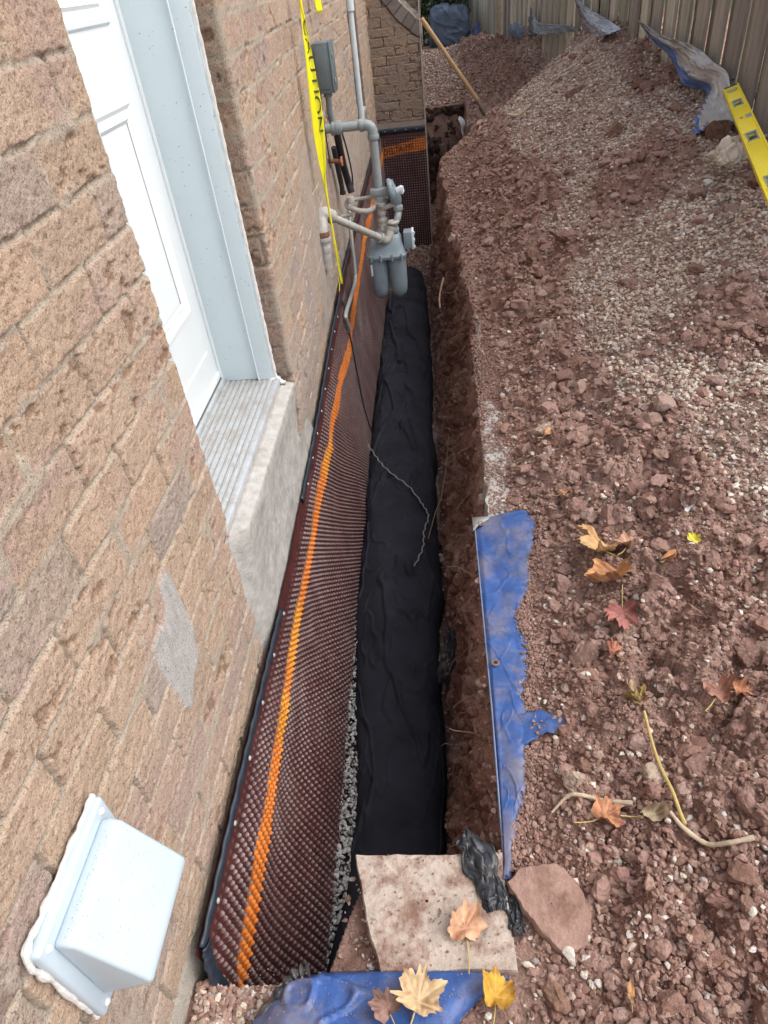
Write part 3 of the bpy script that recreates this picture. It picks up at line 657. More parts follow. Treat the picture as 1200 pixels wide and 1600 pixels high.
sc = .285/(V[:, 0].max()-V[:, 0].min()); V[:, 0] *= sc
mk('lettering', np.stack([.185+V[:, 0], np.full(len(V), YX-.0335)-.0*V[:, 0], .098+V[:, 1]+.13*(V[:, 0])], -1), F, M['inkm'], memb3, False)
# ---------------------------------------------------------------- filter cloth in the trench
y = np.concatenate([np.arange(.50, 3, .006), np.arange(3, 6.15, .011)])[:, None]; u = np.linspace(0, 1, 90)[None]
xl = np.interp(y, [.5, .7, .95, 1.2, 2.06, 3.4, 5.5, 6.2], [.11, .130, .165, .165, .092, .070, .062, .15]); xr = np.interp(y, [.5, 1.0, 1.9, 3.36, 5, 6.04, 6.2], [.46, .475, .485, .465, .43, .40, .38])
xl = xl+.012*fbm(y*3, 0*y, 3, 4); xr = xr+.018*fbm(y*2.2, 0*y+3, 3, 5)
X = lerp(xl, xr, .5-.5*np.cos(np.pi*u)*1.0)
prof = np.sin(np.pi*np.clip(u, 0, 1))**.55
Z = ZB+.185*prof+.0*y
wr = .018*(1-np.abs(fbm(y*1.6+1.5*u, u*2+y*.3, 2, 21)*2.2))+.008*fbm(y*4, u*4, 2, 22)
rid = np.abs(fbm(u*3.5+y*1.1, y*1.7-u*1.3, 3, 23)); rid2 = np.abs(fbm(u*6-y*2.5, y*4+u*2, 2, 26))
wr = wr+.022*ss(.10, .0, rid)+.009*ss(.09, .0, rid2)
Z = Z+wr*prof; X = X+.008*fbm(y*7, u*5, 2, 24)
Z = Z+.03*ss(5.0, 6.1, y)*prof
Yf = y+0*u+.01*fbm(y*8, u*4, 2, 25)
o = sheet('filter_cloth', np.stack([X, Yf, Z], -1)[:, ::-1], M['fabric'], None, .003)
setp(o, 'black filter cloth wrapped over the drain along the trench bottom', 'filter cloth')

# ---------------------------------------------------------------- stones
def ico(sub):
    b = bmesh.new(); bmesh.ops.create_icosphere(b, subdivisions=sub, radius=1); V = np.array([v.co[:] for v in b.verts]); b.verts.index_update()
    F = np.array([[v.index for v in f.verts] for f in b.faces]); b.free(); return V, F
def templates(sub, n, seed, rough=.22, flat=True):
    V, F = ico(sub); rs = np.random.RandomState(seed); out = []
    for i in range(n):
        W = V.copy()
        for k in range(rs.randint(6, 12)):   # chop flat facets
            d = rs.normal(size=3); d /= np.linalg.norm(d); h = rs.uniform(.42, .82); s = W@d; W = W-np.outer(np.clip(s-h, 0, None), d)*.9
        W = W*(1+(rough if sub < 3 else .05)*(rs.rand(len(W), 1)-.5))
        if sub >= 2: W = W*(1+.22*fbm(V[:, 0]*2+i*3, V[:, 1]*2+V[:, 2]*1.7, 3, seed+i)+.16*fbm(V[:, 0]*6+i*3, V[:, 1]*6-V[:, 2]*5, 3, seed+i+50))[:, None]
        out.append(W)
    return np.array(out), F
def scatter(name, m, P, R, col, sub, seed, flat=(.55, 1.0), label=None, cat=None, kind='stuff', rough=.22, smooth=False, colvar=.12):
    T, F = templates(sub, 14, seed, rough); rs = np.random.RandomState(seed+1); n = len(P); nv = T.shape[1]
    q = rs.normal(size=(n, 4)); q /= np.linalg.norm(q, axis=1, keepdims=True); a, b, c, d = q.T
    Rm = np.stack([1-2*(c*c+d*d), 2*(b*c-a*d), 2*(b*d+a*c), 2*(b*c+a*d), 1-2*(b*b+d*d), 2*(c*d-a*b), 2*(b*d-a*c), 2*(c*d+a*b), 1-2*(b*b+c*c)], -1).reshape(n, 3, 3)
    sc = np.stack([rs.uniform(.8, 1.25, n), rs.uniform(.6, 1.0, n), rs.uniform(*flat, n)], -1)
    W = T[rs.randint(0, len(T), n)]*sc[:, None, :]; W = np.einsum('nvk,njk->nvj', W, Rm)
    W[..., 2] *= .8
    W = W*R[:, None, None]+P[:, None, :]
    FF = (F[None]+(np.arange(n)*nv)[:, None, None]).reshape(-1, 3)
    cc = np.repeat(col[:, None, :]*(1+colvar*(rs.rand(n, 1, 3)-.5)*.4+colvar*(rs.rand(n, 1, 1)-.5)*2), nv, 1)
    o = mk(name, W.reshape(-1, 3), FF, m, None, smooth, cc.reshape(-1, 3))
    if label: setp(o, label, cat, None, kind)
    return o
rs = np.random.RandomState(11)
SC = np.array([[.55, .46, .37], [.47, .38, .31], [.62, .54, .45], [.40, .29, .23], [.50, .39, .32], [.70, .65, .58], [.45, .41, .38], [.38, .25, .19]])
DC = np.array([[.30, .182, .146], [.35, .23, .19], [.25, .148, .116], [.38, .265, .222], [.32, .208, .17]])
def zone(n, y0, y1, xmaxf, pw=1.0):
    y = y0+(y1-y0)*rs.rand(n)**pw; x0 = xedge(y)+.01; x1 = np.minimum(xmaxf(y), 2.85-.12*y+.15); x = x0+(x1-x0)*rs.rand(n); return x, y
xm = lambda y: 1.12+.50*y
def under_tarp(x, y): # keep the exposed tarp strip nearly clear
    xr = np.interp(y, TY[::-1], TX[::-1]); return (y > .62) & (y < 1.765) & (x < xr)
TX = np.array([.82, .806, .74, .762, .748, .725, .722, .715, .675, .640]); TY = np.array([1.763, 1.576, 1.338, 1.242, 1.15, 1.035, .96, .90, .724, .617])
CLR = False
LV = [(.985, 1.47, .09), (1.045, 1.46, .05), (.995, 1.365, .08), (.985, 1.225, .06), (1.21, 1.435, .04), (1.205, 1.53, .05), (1.12, 1.36, .04), (.94, 1.10, .03), (.955, .99, .03), (.96, .93, .045), (1.125, .945, .06), (1.175, .955, .04), (.845, .715, .06), (.93, .70, .05), (.895, 2.055, .04), (.915, 1.755, .04)]+[(.97, y_, .02) for y_ in (.87, .83, .79, .75, .71, .68)]+[(x_, .75, .02) for x_ in (.75, .78, .81, .84, .87, .9)]+[(x_, .645, .025) for x_ in (.98, 1.0, 1.03, 1.06, 1.09)]
def put(n, y0, y1, pw, r0, r1, gm, seed, sub, name, m, PALt, wts, label, cat, sink=.25, dens=None):
    x, y = zone(n, y0, y1, xm, pw); g = gravelness(x, y); keep = rs.rand(n) < gm(g, x, y)
    keep &= ~(under_tarp(x, y) & (rs.rand(n) > .03))
    keep &= ~((y > 1.78) & (y < 3.2) & (x < .775) & (rs.rand(n) > .08))
    if CLR:
        for lx, ly, lr in LV: keep &= np.hypot(x-lx, y-ly) > lr
    x, y = x[keep], y[keep]; k = len(x); r = r0*(r1/r0)**(rs.rand(k)**2.2)
    z = H(x, y)+r*(.45-sink)+rs.rand(k)*r*.3
    c = PALt[rs.choice(len(PALt), k, p=wts)]
    return scatter(name, m, np.stack([x, y, z], -1), r, c, sub, seed, label=label, cat=cat)
sw = np.array([.2, .18, .14, .14, .14, .05, .08, .07]); sw /= sw.sum()
dw = np.array([.25, .25, .15, .15, .2])
put(40000, .25, 3.2, 1.0, .0042, .0150, lambda g, x, y: .04+.8*g**1.2, 1, 1, 'gravel', M['stone'], SC, sw, 'loose beige gravel stones spread over the near dirt bank', 'gravel')
put(48000, 2.0, 6.6, 1.0, .007, .0165, lambda g, x, y: .05+.8*g, 2, 0, 'gravel', M['stone'], SC, sw, 'pale gravel covering the middle of the dirt pile', 'gravel')
put(30000, 6.4, 11.4, 1.0, .009, .017, lambda g, x, y: .05+.45*g, 3, 0, 'gravel', M['stone'], SC, sw, 'gravel scattered over the far mounds of dirt', 'gravel')
put(80000, .25, 3.0, 1.0, .0022, .014, lambda g, x, y: (.85-.45*g)*ss(.66, .72, x), 4, 1, 'soil_crumbs', M['clod'], DC, dw, 'reddish brown soil crumbs on the near bank', 'soil')
put(34000, 2.8, 7.0, 1.0, .005, .022, lambda g, x, y: (.8-.6*g), 5, 0, 'soil_crumbs', M['clod'], DC, dw, 'reddish soil crumbs on the middle of the pile', 'soil')
put(16000, 6.9, 11.4, 1.0, .009, .026, lambda g, x, y: .6+0*x, 6, 0, 'soil_crumbs', M['clod'], DC, dw, 'soil crumbs on the far mounds', 'soil')
CLR = True
put(7000, 1.9, 6.8, 1.0, .011, .044, lambda g, x, y: (.80-.66*g)*ss(.74, .86, x), 7, 2, 'soil_clods', M['clod'], DC, dw, 'medium clods of reddish earth mixed into the middle of the bank', 'soil', sink=.45)
put(2600, .3, 2.0, 1.0, .010, .032, lambda g, x, y: (.62-.45*g)*ss(.74, .86, x), 8, 3, 'soil_clods', M['clod'], DC, dw, 'medium clods of reddish earth on the near part of the bank', 'soil', sink=.5)
CLR = False
def patch(n, xr, yr, zf, r0, r1, PALt, seed, name, m, label, cat, sub=1):
    x = rs.uniform(*xr, n); y = rs.uniform(*yr, n); r = r0*(r1/r0)**rs.rand(n)
    return scatter(name, m, np.stack([x, y, zf(x, y)+.3*r+rs.rand(n)*r*.6], -1), r, PALt[rs.randint(0, len(PALt), n)], sub, seed, label=label, cat=cat)
GC = np.array([[.42, .42, .40], [.50, .50, .48], [.34, .34, .33], [.28, .27, .26]])
patch(2600, (.03, .19), (.5, 2.0), lambda x, y: ZB+.085+.02*rs.rand(len(x)), .006, .013, GC, 31, 'drain_gravel', M['stone'], 'grey drain gravel showing between membrane and black cloth', 'gravel')
patch(500, (.44, .52), (.7, 6.2), lambda x, y: np.full(len(x), ZB+.02), .005, .011, GC, 32, 'drain_gravel', M['stone'], 'grey drain gravel along the soil side of the black cloth', 'gravel')
patch(2600, (.05, .62), (5.9, 8.7), lambda x, y: np.full(len(x), ZB+.03), .006, .022, np.vstack([DC, DC, SC[:4]*.8]), 33, 'soil_crumbs', M['clod'], 'dark crumbs and stones on the far trench floor', 'soil')
patch(9000, (-.1, .9), (8.86, 11.4), lambda x, y: H(x, y), .008, .020, np.vstack([DC, DC, SC]), 39, 'soil_crumbs', M['clod'], 'crumbs and stones on the far mound behind the hole', 'soil', 0)
nearP = np.vstack([SC, DC*.95, DC])
patch(3200, (.01, .30), (.22, .43), lambda x, y: H(x, y), .0028, .0105, nearP, 34, 'gravel', M['stone'], 'gravel and crumbs at the foot of the near wall', 'gravel', 2)
wy = rs.uniform(.64, 6.3, 7000); wt = rs.uniform(.05, .99, 7000); wb = np.interp(wy, XB[:, 0], XB[:, 1]); wxx = wb+(xedge(wy)-wb)*wt**.8
wrf = .045*fbm(wy*3.2, wt*3, 4, 11)+.045*fbm(wy*13, wt*8, 4, 12, .6); wxx = wxx+(wrf+.02*np.sin(wt*3.1))*np.sin(np.pi*wt)**.5*1.3-.004
scatter('soil_clods', M['clod'], np.stack([wxx, wy, ZB*(1-wt)+.01*rs.randn(7000)], -1), .005*(4.2**(rs.rand(7000)**1.8)), DC[rs.randint(0, 5, 7000)]*.92, 2, 46, label='crumbly clods stuck in the side of the trench', cat='soil')
patch(330, (.32, .63), (.45, .66), lambda x, y: np.full(len(x), .0205), .0008, .0035, DC, 47, 'soil_crumbs', M['clod'], 'soil crumbs on the paving slab', 'soil')
patch(900, (.28, .98), (.30, .64), lambda x, y: H(x, y), .003, .011, nearP, 35, 'soil_crumbs', M['clod'], 'loose soil around the paving slab', 'soil')
patch(5200, (.68, .80), (1.79, 3.2), lambda x, y: np.maximum(H(x, y), .022)+.0*x, .0015, .0075, DC, 36, 'soil_crumbs', M['clod'], 'fine soil dusted along the concrete slab edge', 'soil')
ey = rs.uniform(.63, 1.76, 5200); ex = np.interp(ey, TY[::-1], TX[::-1])+.012*fbm(ey*16, 0*ey, 4, 3)+rs.normal(size=5200)*.012+.004+.2*((ey > .915) & (ey < 1.01))*(rs.rand(5200) > .12)
scatter('soil_crumbs', M['clod'], np.stack([ex, ey, np.maximum(H(ex, ey), .004)+.008+.008*rs.rand(5200)], -1), .0022*(4**(rs.rand(5200)**1.8)), DC[rs.randint(0, 5, 5200)], 1, 45, label='soil spilling over the right side of the blue tarp strip', cat='soil')
patch(160, (.64, .80), (.66, 1.74), lambda x, y: H0(x, y)+.012, .0015, .006, DC, 37, 'soil_crumbs', M['clod'], 'soil crumbs spilled on the blue tarp edge', 'soil')
patch(700, (.1, .62), (.25, .44), lambda x, y: np.full(len(x), .035), .001, .0022, DC, 38, 'soil_crumbs', M['clod'], 'tiny soil crumbs on the near blue tarp', 'soil', 0)

# single stones and clods
def rock(name, x, y, r, label, cat, col, seed, m, flat=.7, up=.25, z=None, sub=4, grp=None, amp=.22):
    V, F = ico(sub); rs_ = np.random.RandomState(seed); W = V.copy()
    for k in range(rs_.randint(8, 14)):
        d = rs_.normal(size=3); d /= np.linalg.norm(d); h = rs_.uniform(.4, .78); s = W@d; W = W-np.outer(np.clip(s-h, 0, None), d)*.92
    n = fbm(V[:, 0]*2+seed, V[:, 1]*2+V[:, 2]*1.7, 4, seed); n2 = fbm(V[:, 0]*9+seed, V[:, 1]*9+V[:, 2]*7, 3, seed+1); n3 = fbm(V[:, 0]*5+seed, V[:, 1]*5-V[:, 2]*4, 3, seed+3); W = W*(1+amp*n+.10*n3+.06*n2)[:, None]
    W = W*np.array([rs_.uniform(.95, 1.2), rs_.uniform(.75, 1.0), flat])*r
    a = rs_.rand()*6.28; R = np.array(Matrix.Rotation(a, 3, 'Z')@Matrix.Rotation(rs_.uniform(-.4, .4), 3, 'X')); W = W@R.T
    zz = (float(H(np.array([x]), np.array([y]))[0]) if z is None else z)+r*flat*up
    o = mk(name, W, F, m, None, False, np.array(col)*(1+.35*n2[:, None]+.2*n3[:, None])); o.location = (x, y, zz)
    return setp(o, label, cat, grp)
RK = [
 (.95, 1.67, .045, 'big rounded reddish clod right of the tarp corner'), (.84, 2.60, .040, 'blocky red stone above the concrete slab edge'),
 (1.0, 2.30, .050, 'broad flat clod in the middle of the bank'), (1.15, 2.20, .034, 'upright pinkish stone beside the broad flat clod'),
 (.845, 1.85, .034, 'dark angular clod left of a matching one above the tarp'), (.92, 1.81, .032, 'dark angular clod right of a matching one above the tarp'),
 (1.08, 1.27, .042, 'wedge-shaped clod right of the tan maple leaves'), (1.145, 1.19, .048, 'tall split clod, lower right of the tan maple leaves'),
 (1.05, .80, .040, 'smooth reddish clod right of the yellow stem'), (1.14, .68, .050, 'large clod at the right edge beside the pale stick'),
 (1.12, 1.58, .036, 'clod just above the white torn leaf'), (1.02, 1.60, .045, 'lumpy clod between the tarp corner and the white leaf'),
 (1.30, 1.55, .030, 'squarish clod at the right edge above the yellow leaf'), (1.17, 3.5, .060, 'dark hollow clod high on the bank'),
 (1.02, 3.5, .060, 'brown block of earth above the gravel patch'), (1.22, 1.06, .040, 'clod at the right edge beside the orange leaf'),
 (1.97, 4.0, .085, 'large brown rock under the yellow level'), (1.72, 3.35, .050, 'reddish clod left of the white glove'),
 (1.97, 3.30, .060, 'brown clod right of the white glove'), (1.92, 5.2, .085, 'brown boulder under the silver tarp edge'),
 (1.95, 4.6, .075, 'dark round clod below the silver tarp'), (1.55, 5.6, .075, 'half-buried clod on the crest of the pile'),
 (.88, 1.14, .045, 'low smooth clod right of the blue tarp strip'), (.80, .80, .028, 'small tan stone below the blue tarp point'),
 (1.22, 1.33, .030, 'triangular clod under the yellow leaf'), (.96, .80, .030, 'round clod right of the small tan stone'),
 (.70, .41, .034, 'muddy clod beside the yellow brown leaf'), (.84, .46, .024, 'dark clod in the bottom right gravel'),
 (1.35, 2.9, .055, 'flat reddish clod in the gravel patch'), (1.6, 4.6, .07, 'grey brown clod among the upper gravel'), (.95, 4.4, .05, 'brown clod on the trench edge beyond the concrete slab'), (1.0, 2.85, .045, 'broken clod left of the gravel patch'),
 (1.2, 1.95, .035, 'clod at the lower end of the gravel patch'), (.90, 2.12, .036, 'beige knobbly stone beside the small orange leaf')]
for i, (x, y, r, lb) in enumerate(RK):
    st = ('stone' in lb); c = [.33, .225, .185] if st else [.26, .162, .132]
    if 'beige' in lb or 'tan stone' in lb: c = [.42, .33, .26]
    if 'brown' in lb: c = [.23, .14, .10]
    rock('stone' if st or 'rock' in lb or 'boulder' in lb else 'soil_clod', x, y, r, lb, 'stone' if st or 'rock' in lb or 'boulder' in lb else 'clod', c, 300+i, M['clod'], up=.35, flat=.72, grp='stones and clods lying on the dirt bank')
WS = [(.74, .47, .016, 'pale pebble just right of the flat pinkish stone'), (1.30, 1.2, .015, 'pale pebble at the right edge below the yellow leaf'), (.86, 1.06, .010, 'white pebble beside the point of the blue tarp flap'), (.76, .44, .012, 'white pebble near the bottom edge below the flat stone')]
for i, (x, y, r, lb) in enumerate(WS):
    rock('pebble', x, y, r, lb, 'pebble', [.62, .57, .50], 500+i, M['stone'], up=.9, sub=3, amp=.1)
wx_ = rs.uniform(.72, 1.5, 420); wy_ = rs.uniform(.35, 2.4, 420)
scatter('gravel', M['stone'], np.stack([wx_, wy_, H(wx_, wy_)+.006], -1), rs.uniform(.005, .011, 420), np.array([[.60, .56, .50]]*420), 2, 44, label='single white pebbles sprinkled over the near soil', cat='gravel')

# ---------------------------------------------------------------- slabs
def slab_mesh(name, poly, z0, z1, label, cat, m, seed, ch=.006, grp=None, tilt=(0, 0), rough=.004):
    """flagstone from an outline: dense top, bevelled broken edge, underside"""
    poly = np.array(poly, float); n = len(poly)
    pts = []
    for i in range(n):
        a, b = poly[i], poly[(i+1) % n]; k = max(3, int(np.linalg.norm(b-a)/.006))
        for t in np.linspace(0, 1, k, endpoint=False): pts.append(a+(b-a)*t)
    pts = np.array(pts); c = poly.mean(0); ang = np.arange(len(pts))
    pts += rough*np.stack([fbm(pts[:, 0]*40, pts[:, 1]*40, 3, seed), fbm(pts[:, 0]*40, pts[:, 1]*40, 3, seed+1)], -1)
    rings = []
    for k in np.linspace(.02, 1, 26): rings.append((c+(pts-c)*k*(1-ch*.6/np.linalg.norm(pts-c, axis=1, keepdims=True)), z1))
    rings.append((pts, z1-ch)); rings.append((pts+rough*.6*np.stack([fbm(pts[:, 0]*60, pts[:, 1]*60, 2, seed+2)]*2, -1), (z0+z1)/2)); rings.append((pts, z0)); rings.append((c+(pts-c)*.02, z0))
    V = []; 
    for p, z in rings:
        zz = z+rough*.6*fbm(p[:, 0]*30, p[:, 1]*30, 3, seed+5)+(p[:, 0]-c[0])*tilt[0]+(p[:, 1]-c[1])*tilt[1]
        V.append(np.column_stack([p, zz]))
    N = len(pts); i = np.arange(N); F = []
    for r in range(len(rings)-1): F.append(np.stack([r*N+i, r*N+(i+1) % N, (r+1)*N+(i+1) % N, (r+1)*N+i], -1))
    F = np.concatenate(F)[:, ::-1]
    o = mk(name, np.concatenate(V), F, m); 
    try: o.data.set_sharp_from_angle(angle=math.radians(50))
    except Exception: pass
    return setp(o, label, cat, grp)
slab_mesh('paving_slab', [(.312, .662), (.50, .664), (.63, .668), (.64, .45), (.38, .44), (.345, .53)], -.045, .018, 'pale dirty paving slab bridging the near end of the trench', 'paving slab', M['slab'], 7, rough=.003)
slab_mesh('flat_stone', [(.632, .60), (.66, .625), (.73, .638), (.775, .60), (.79, .54), (.775, .485), (.73, .475), (.69, .505), (.655, .56)], .0, .040, 'flat pinkish stone lying beside the black plastic scrap', 'stone', M['redstone'], 17, rough=.006, tilt=(.10, .10))
o = slab_mesh('concrete_slab', [(.668, 1.775), (.674, 1.82), (.700, 2.5), (.722, 3.22), (.95, 3.25), (.95, 1.78)], -.16, .022, 'half-buried concrete path slab along the trench edge', 'concrete slab', M['concrete'], 27, rough=.016)

# ---------------------------------------------------------------- blue tarps
yy = np.linspace(1.772, .612, 240)[:, None]; uu = np.linspace(0, 1, 46)[None]
xl = np.interp(yy, [.6, .65, 1.05, 1.75], [.622, .632, .634, .628])+.0*uu
xr = np.interp(yy, TY[::-1], TX[::-1])+.012*fbm(yy*16, 0*yy, 4, 3)+.008*fbm(yy*50, 0*yy, 2, 4)
X = lerp(xl, np.maximum(xr, xl+.004), uu); Yt = yy+0*uu
Zt = np.maximum(H0(X, Yt), -.004)+.020+.003*fbm(X*10, Yt*6, 2, 6)+.004*ss(.035, .0, np.abs(fbm(X*9+Yt*3, Yt*6, 2, 8)))+.003*ss(.03, .0, np.abs(fbm(X*14-Yt*5, Yt*9, 2, 18)))-.022*uu**5
Zt = Zt-.010*ss(.10, .0, uu)
tarp = empty('blue_tarp', (.68, 1.2, .02), 'long blue tarp edge strip with grommets along the trench lip', 'tarp')
ts = sheet('tarp_sheet', np.stack([X, Yt, Zt], -1), M['bluetarp'], tarp, .0015)
sp_ = np.array([[(.690, 1.01), (.695, .985), (.70, .95), (.69, .915)], [(.74, 1.01), (.75, .98), (.755, .955), (.745, .935)], [(.785, .99), (.79, .975), (.79, .96), (.785, .945)], [(.832, .962), (.833, .960), (.833, .957), (.832, .955)]])
G = []
for i in np.linspace(0, 3, 40):
    a = int(min(i, 2.999)); f = i-a; row = lerp(sp_[a], sp_[a+1], f); G.append([[*lerp(row[0], row[3], t_), 0] for t_ in np.linspace(0, 1, 16)])
G = np.array(G); G[..., 1] += .012*fbm(G[..., 0]*40, G[..., 1]*25, 3, 9); G[..., 2] = H0(G[..., 0], G[..., 1])+.016+.004*fbm(G[..., 0]*30, G[..., 1]*30, 2, 12)+.003*fbm(G[..., 0]*30, G[..., 1]*30, 2, 3)
sheet('tarp_flap', G, M['bluetarp'], tarp, .0015)
def grommet(c, parent):
    m = MB(); m.lathe([(.005, 0), (.0105, 0), (.0115, .002), (.009, .0035), (.006, .003), (.005, 0)], c, (0, 0, 1), 20).done('grommet', M['steel'], parent)
    MB().lathe([(.0055, .0), (.0055, .0006)], (c[0], c[1], c[2]+.0004), (0, 0, 1), 14).done('grommet_hole', M['dark'], parent)
grommet((.648, 1.742, .0245), tarp); grommet((.652, 1.165, .022), tarp)
G = np.array([[[.620, 1.776, .024], [.658, 1.776, .026], [.688, 1.776, .026]], [[.620, 1.755, .023], [.650, 1.755, .026], [.668, 1.757, .026]], [[.620, 1.728, .022], [.632, 1.733, .025], [.642, 1.738, .026]], [[.620, 1.712, .020], [.622, 1.712, .022], [.624, 1.713, .024]]])
sheet('corner_patch', G, M['levelgrey'], tarp, .002)
# hem cord along the edge
hem = [(float(np.interp(t, [.6, .65, 1.05, 1.75], [.622, .632, .634, .628]))-.001, t, .010+.003*math.sin(t*9)) for t in np.linspace(1.77, .615, 50)]
MB().tube(hem, .0022, 6).done('hem_cord', M['paleblue'], tarp)
# near tarp
uu = np.linspace(0, 1, 120)[None]; vv = np.linspace(0, 1, 70)[:, None]
top = np.array([(.10, .30), (.135, .36), (.19, .425), (.262, .448), (.35, .456), (.436, .458), (.53, .452), (.625, .440)]); tp = bez(top, 119)
tp = np.array([np.interp(np.linspace(0, 1, 120), np.linspace(0, 1, len(tp)), tp[:, k]) for k in (0, 1)]).T
bot = np.stack([np.linspace(.02, .585, 120), np.concatenate([np.full(60, .10), np.interp(np.linspace(0, 1, 60), [0, .5, .8, 1], [.10, .20, .37, .425])])], -1)
X = lerp(tp[None, :, 0], bot[None, :, 0], vv); Yn = lerp(tp[None, :, 1], bot[None, :, 1], vv)
Zn = .012-.05*ss(.22, .06, X)+.035*np.sin(np.pi*np.clip(vv*1.1, 0, 1))**.6*(1-uu**4)+.014*fbm(X*10, Yn*10, 3, 45)+.012*ss(.09, 0, np.abs(fbm(X*8+1, Yn*9, 2, 47)))-.03*ss(.06, 0, vv)+0*uu
ntp = sheet('blue_tarp', np.stack([X, Yn, Zn], -1), M['bluetarp'], None, .0015); setp(ntp, 'crumpled bright blue tarp lying in the near foreground', 'tarp')
q = bez([(.10, .27, -.02), (.135, .34, -.01), (.185, .40, .01), (.215, .432, .02), (.24, .44, .024)], 40)
m_ = MB().tube(q, [.011+.004*math.sin(i*1.3) for i in range(len(q))], 8); o = m_.done('tarp_roll', M['blackplastic']); 
o.parent = ntp; o.matrix_parent_inverse = base_mat(ntp).inverted(); o.name = 'tarp_hem'

# ---------------------------------------------------------------- black plastic scraps
def crumple(name, path, wd, label, seed, m, thick=.0015, hgt=.02, parent=None, grp=None, cat='plastic scrap'):
    p = bez(path, 60); v = np.linspace(-1, 1, 34)[None]; t = np.linspace(0, 1, len(p))[:, None]
    T = np.gradient(p, axis=0); B = np.cross(T, [0, 0, 1]); B /= np.linalg.norm(B, axis=1, keepdims=True)+1e-9
    wv = wd*(.55+.45*np.sin(np.pi*np.clip(t*.9+.08, 0, 1)))*(1+.25*fbm(t*5, 0*t, 2, seed))
    X = p[:, 0:1]+B[:, 0:1]*wv*v; Y = p[:, 1:2]+B[:, 1:2]*wv*v
    Z = p[:, 2:3]+hgt*(1-v*v)+hgt*1.1*fbm(t*5, v*2.4, 3, seed+2)+hgt*.8*ss(.12, 0, np.abs(fbm(t*4, v*1.8, 2, seed+3)))
    X = X+.007*fbm(t*9, v*3, 2, seed+4); Y = Y+.007*fbm(t*9, v*3, 2, seed+5)
    o = sheet(name, np.stack([X, Y, Z], -1), m, parent, thick)
    if label: setp(o, label, cat, grp)
    return o
bp = crumple('plastic_scrap', [(.545, .700, .024), (.565, .68, .026), (.585, .63, .024), (.60, .585, .022), (.607, .55, .020)], .034, 'crumpled black plastic strip draped over the paving slab corner', 70, M['blackplastic'], hgt=.008)
crumple('plastic_scrap', [(.635, .62, .005), (.64, .57, .010), (.648, .51, .008)], .016, 'thin black plastic strip between slab and flat stone', 79, M['blackplastic'], hgt=.010)
crumple('plastic_scrap', [(.53, 1.66, -.42), (.515, 1.60, -.47), (.50, 1.55, -.52), (.49, 1.52, -.56)], .030, 'black plastic rag caught on the trench wall', 84, M['blackplastic'], hgt=.02)

# ---------------------------------------------------------------- gas meter set
gas = empty('gas_meter', (.25, 3.68, .25), 'grey gas meter with regulator and pipes hanging over the trench', 'gas meter')
def ring(c, ax, r, w_): return [(r*.98, -w_/2), (r*1.0, -w_/2+.002), (r, w_/2-.002), (r*.98, w_/2)]
p = MB(); p.tube([(-.02, 3.75, .905), (.20, 3.75, .905)], .021, 20)
p.lathe(ring(0, 0, .031, .03), (.085, 3.75, .905), (1, 0, 0)); p.lathe(ring(0, 0, .027, .02), (.06, 3.75, .905), (1, 0, 0)); p.lathe(ring(0, 0, .028, .02), (.195, 3.75, .905), (1, 0, 0))
p.tube(bez([(.195, 3.75, .905), (.222, 3.75, .903), (.243, 3.75, .888), (.248, 3.75, .862), (.248, 3.75, .85)], 20), .0245, 20)
p.lathe(ring(0, 0, .029, .02), (.248, 3.75, .85), (0, 0, 1)); p.tube([(.248, 3.75, .86), (.250, 3.745, .60)], .021, 20)
p.done('riser_pipe', M['pipe'], gas)
br = MB(); br.box((.262, 3.735, .600), (.11, .05, .035), bev=.006); br.lathe([(.022, -.03), (.030, -.028), (.030, .0), (.022, .002)], (.258, 3.73, .575), (0, 0, 1), 6)
br.done('meter_bar', M['pipe'], gas)
rg = MB(); rg.lathe([(.02, -.012), (.058, -.010), (.062, -.004), (.062, .004), (.058, .010), (.045, .022), (.02, .03)], (.312, 3.72, .60), (1, .1, .15), 28)
rg.box((.342, 3.70, .575), (.045, .05, .06), bev=.01)
reg = rg.done('regulator', M['meter'], gas)
cp = MB(); cp.lathe([(.018, 0), (.020, .002), (.020, .030), (.017, .034)], (.345, 3.70, .600), (.8, -.1, .35), 16); cp.box((.372, 3.695, .608), (.014, .034, .034), bev=.003)
cp.done('cap', M['pvc'], reg)
for k in range(8):
    a = k*math.pi/4; MB().lathe([(.004, 0), (.004, .006)], (.322, 3.718+.053*math.cos(a), .60+.053*math.sin(a)), (1, 0, 0), 6).done('bolt', M['pipe'], reg)
ip = MB(); ip.tube([(.258, 3.73, .58), (.256, 3.70, .45), (.255, 3.69, .40)], .017, 16)
for z, r in ((.545, .024), (.505, .021), (.47, .026), (.445, .024), (.415, .031)): ip.lathe(ring(0, 0, r, .018), (.257, 3.705, z), (0, 0, 1), 8 if r > .024 else 16)
ip.done('inlet_pipe', M['oldpipe'], gas)
op = MB(); op.tube(bez([(.345, 3.70, .55), (.345, 3.69, .51), (.338, 3.67, .48), (.320, 3.66, .45), (.31, 3.655, .41)], 24), .0175, 16); op.lathe(ring(0, 0, .025, .02), (.345, 3.692, .525), (0, 0, 1)); op.lathe(ring(0, 0, .026, .02), (.316, 3.655, .43), (0, 0, 1))
op.done('outlet_pipe', M['pipe'], gas)
dg = MB(); dg.tube([(.028, 3.36, .608), (.255, 3.60, .405)], .0175, 16)
dg.tube(bez([(.250, 3.595, .409), (.268, 3.61, .392), (.285, 3.62, .398), (.295, 3.635, .42), (.303, 3.65, .44)], 18), .0215, 16)
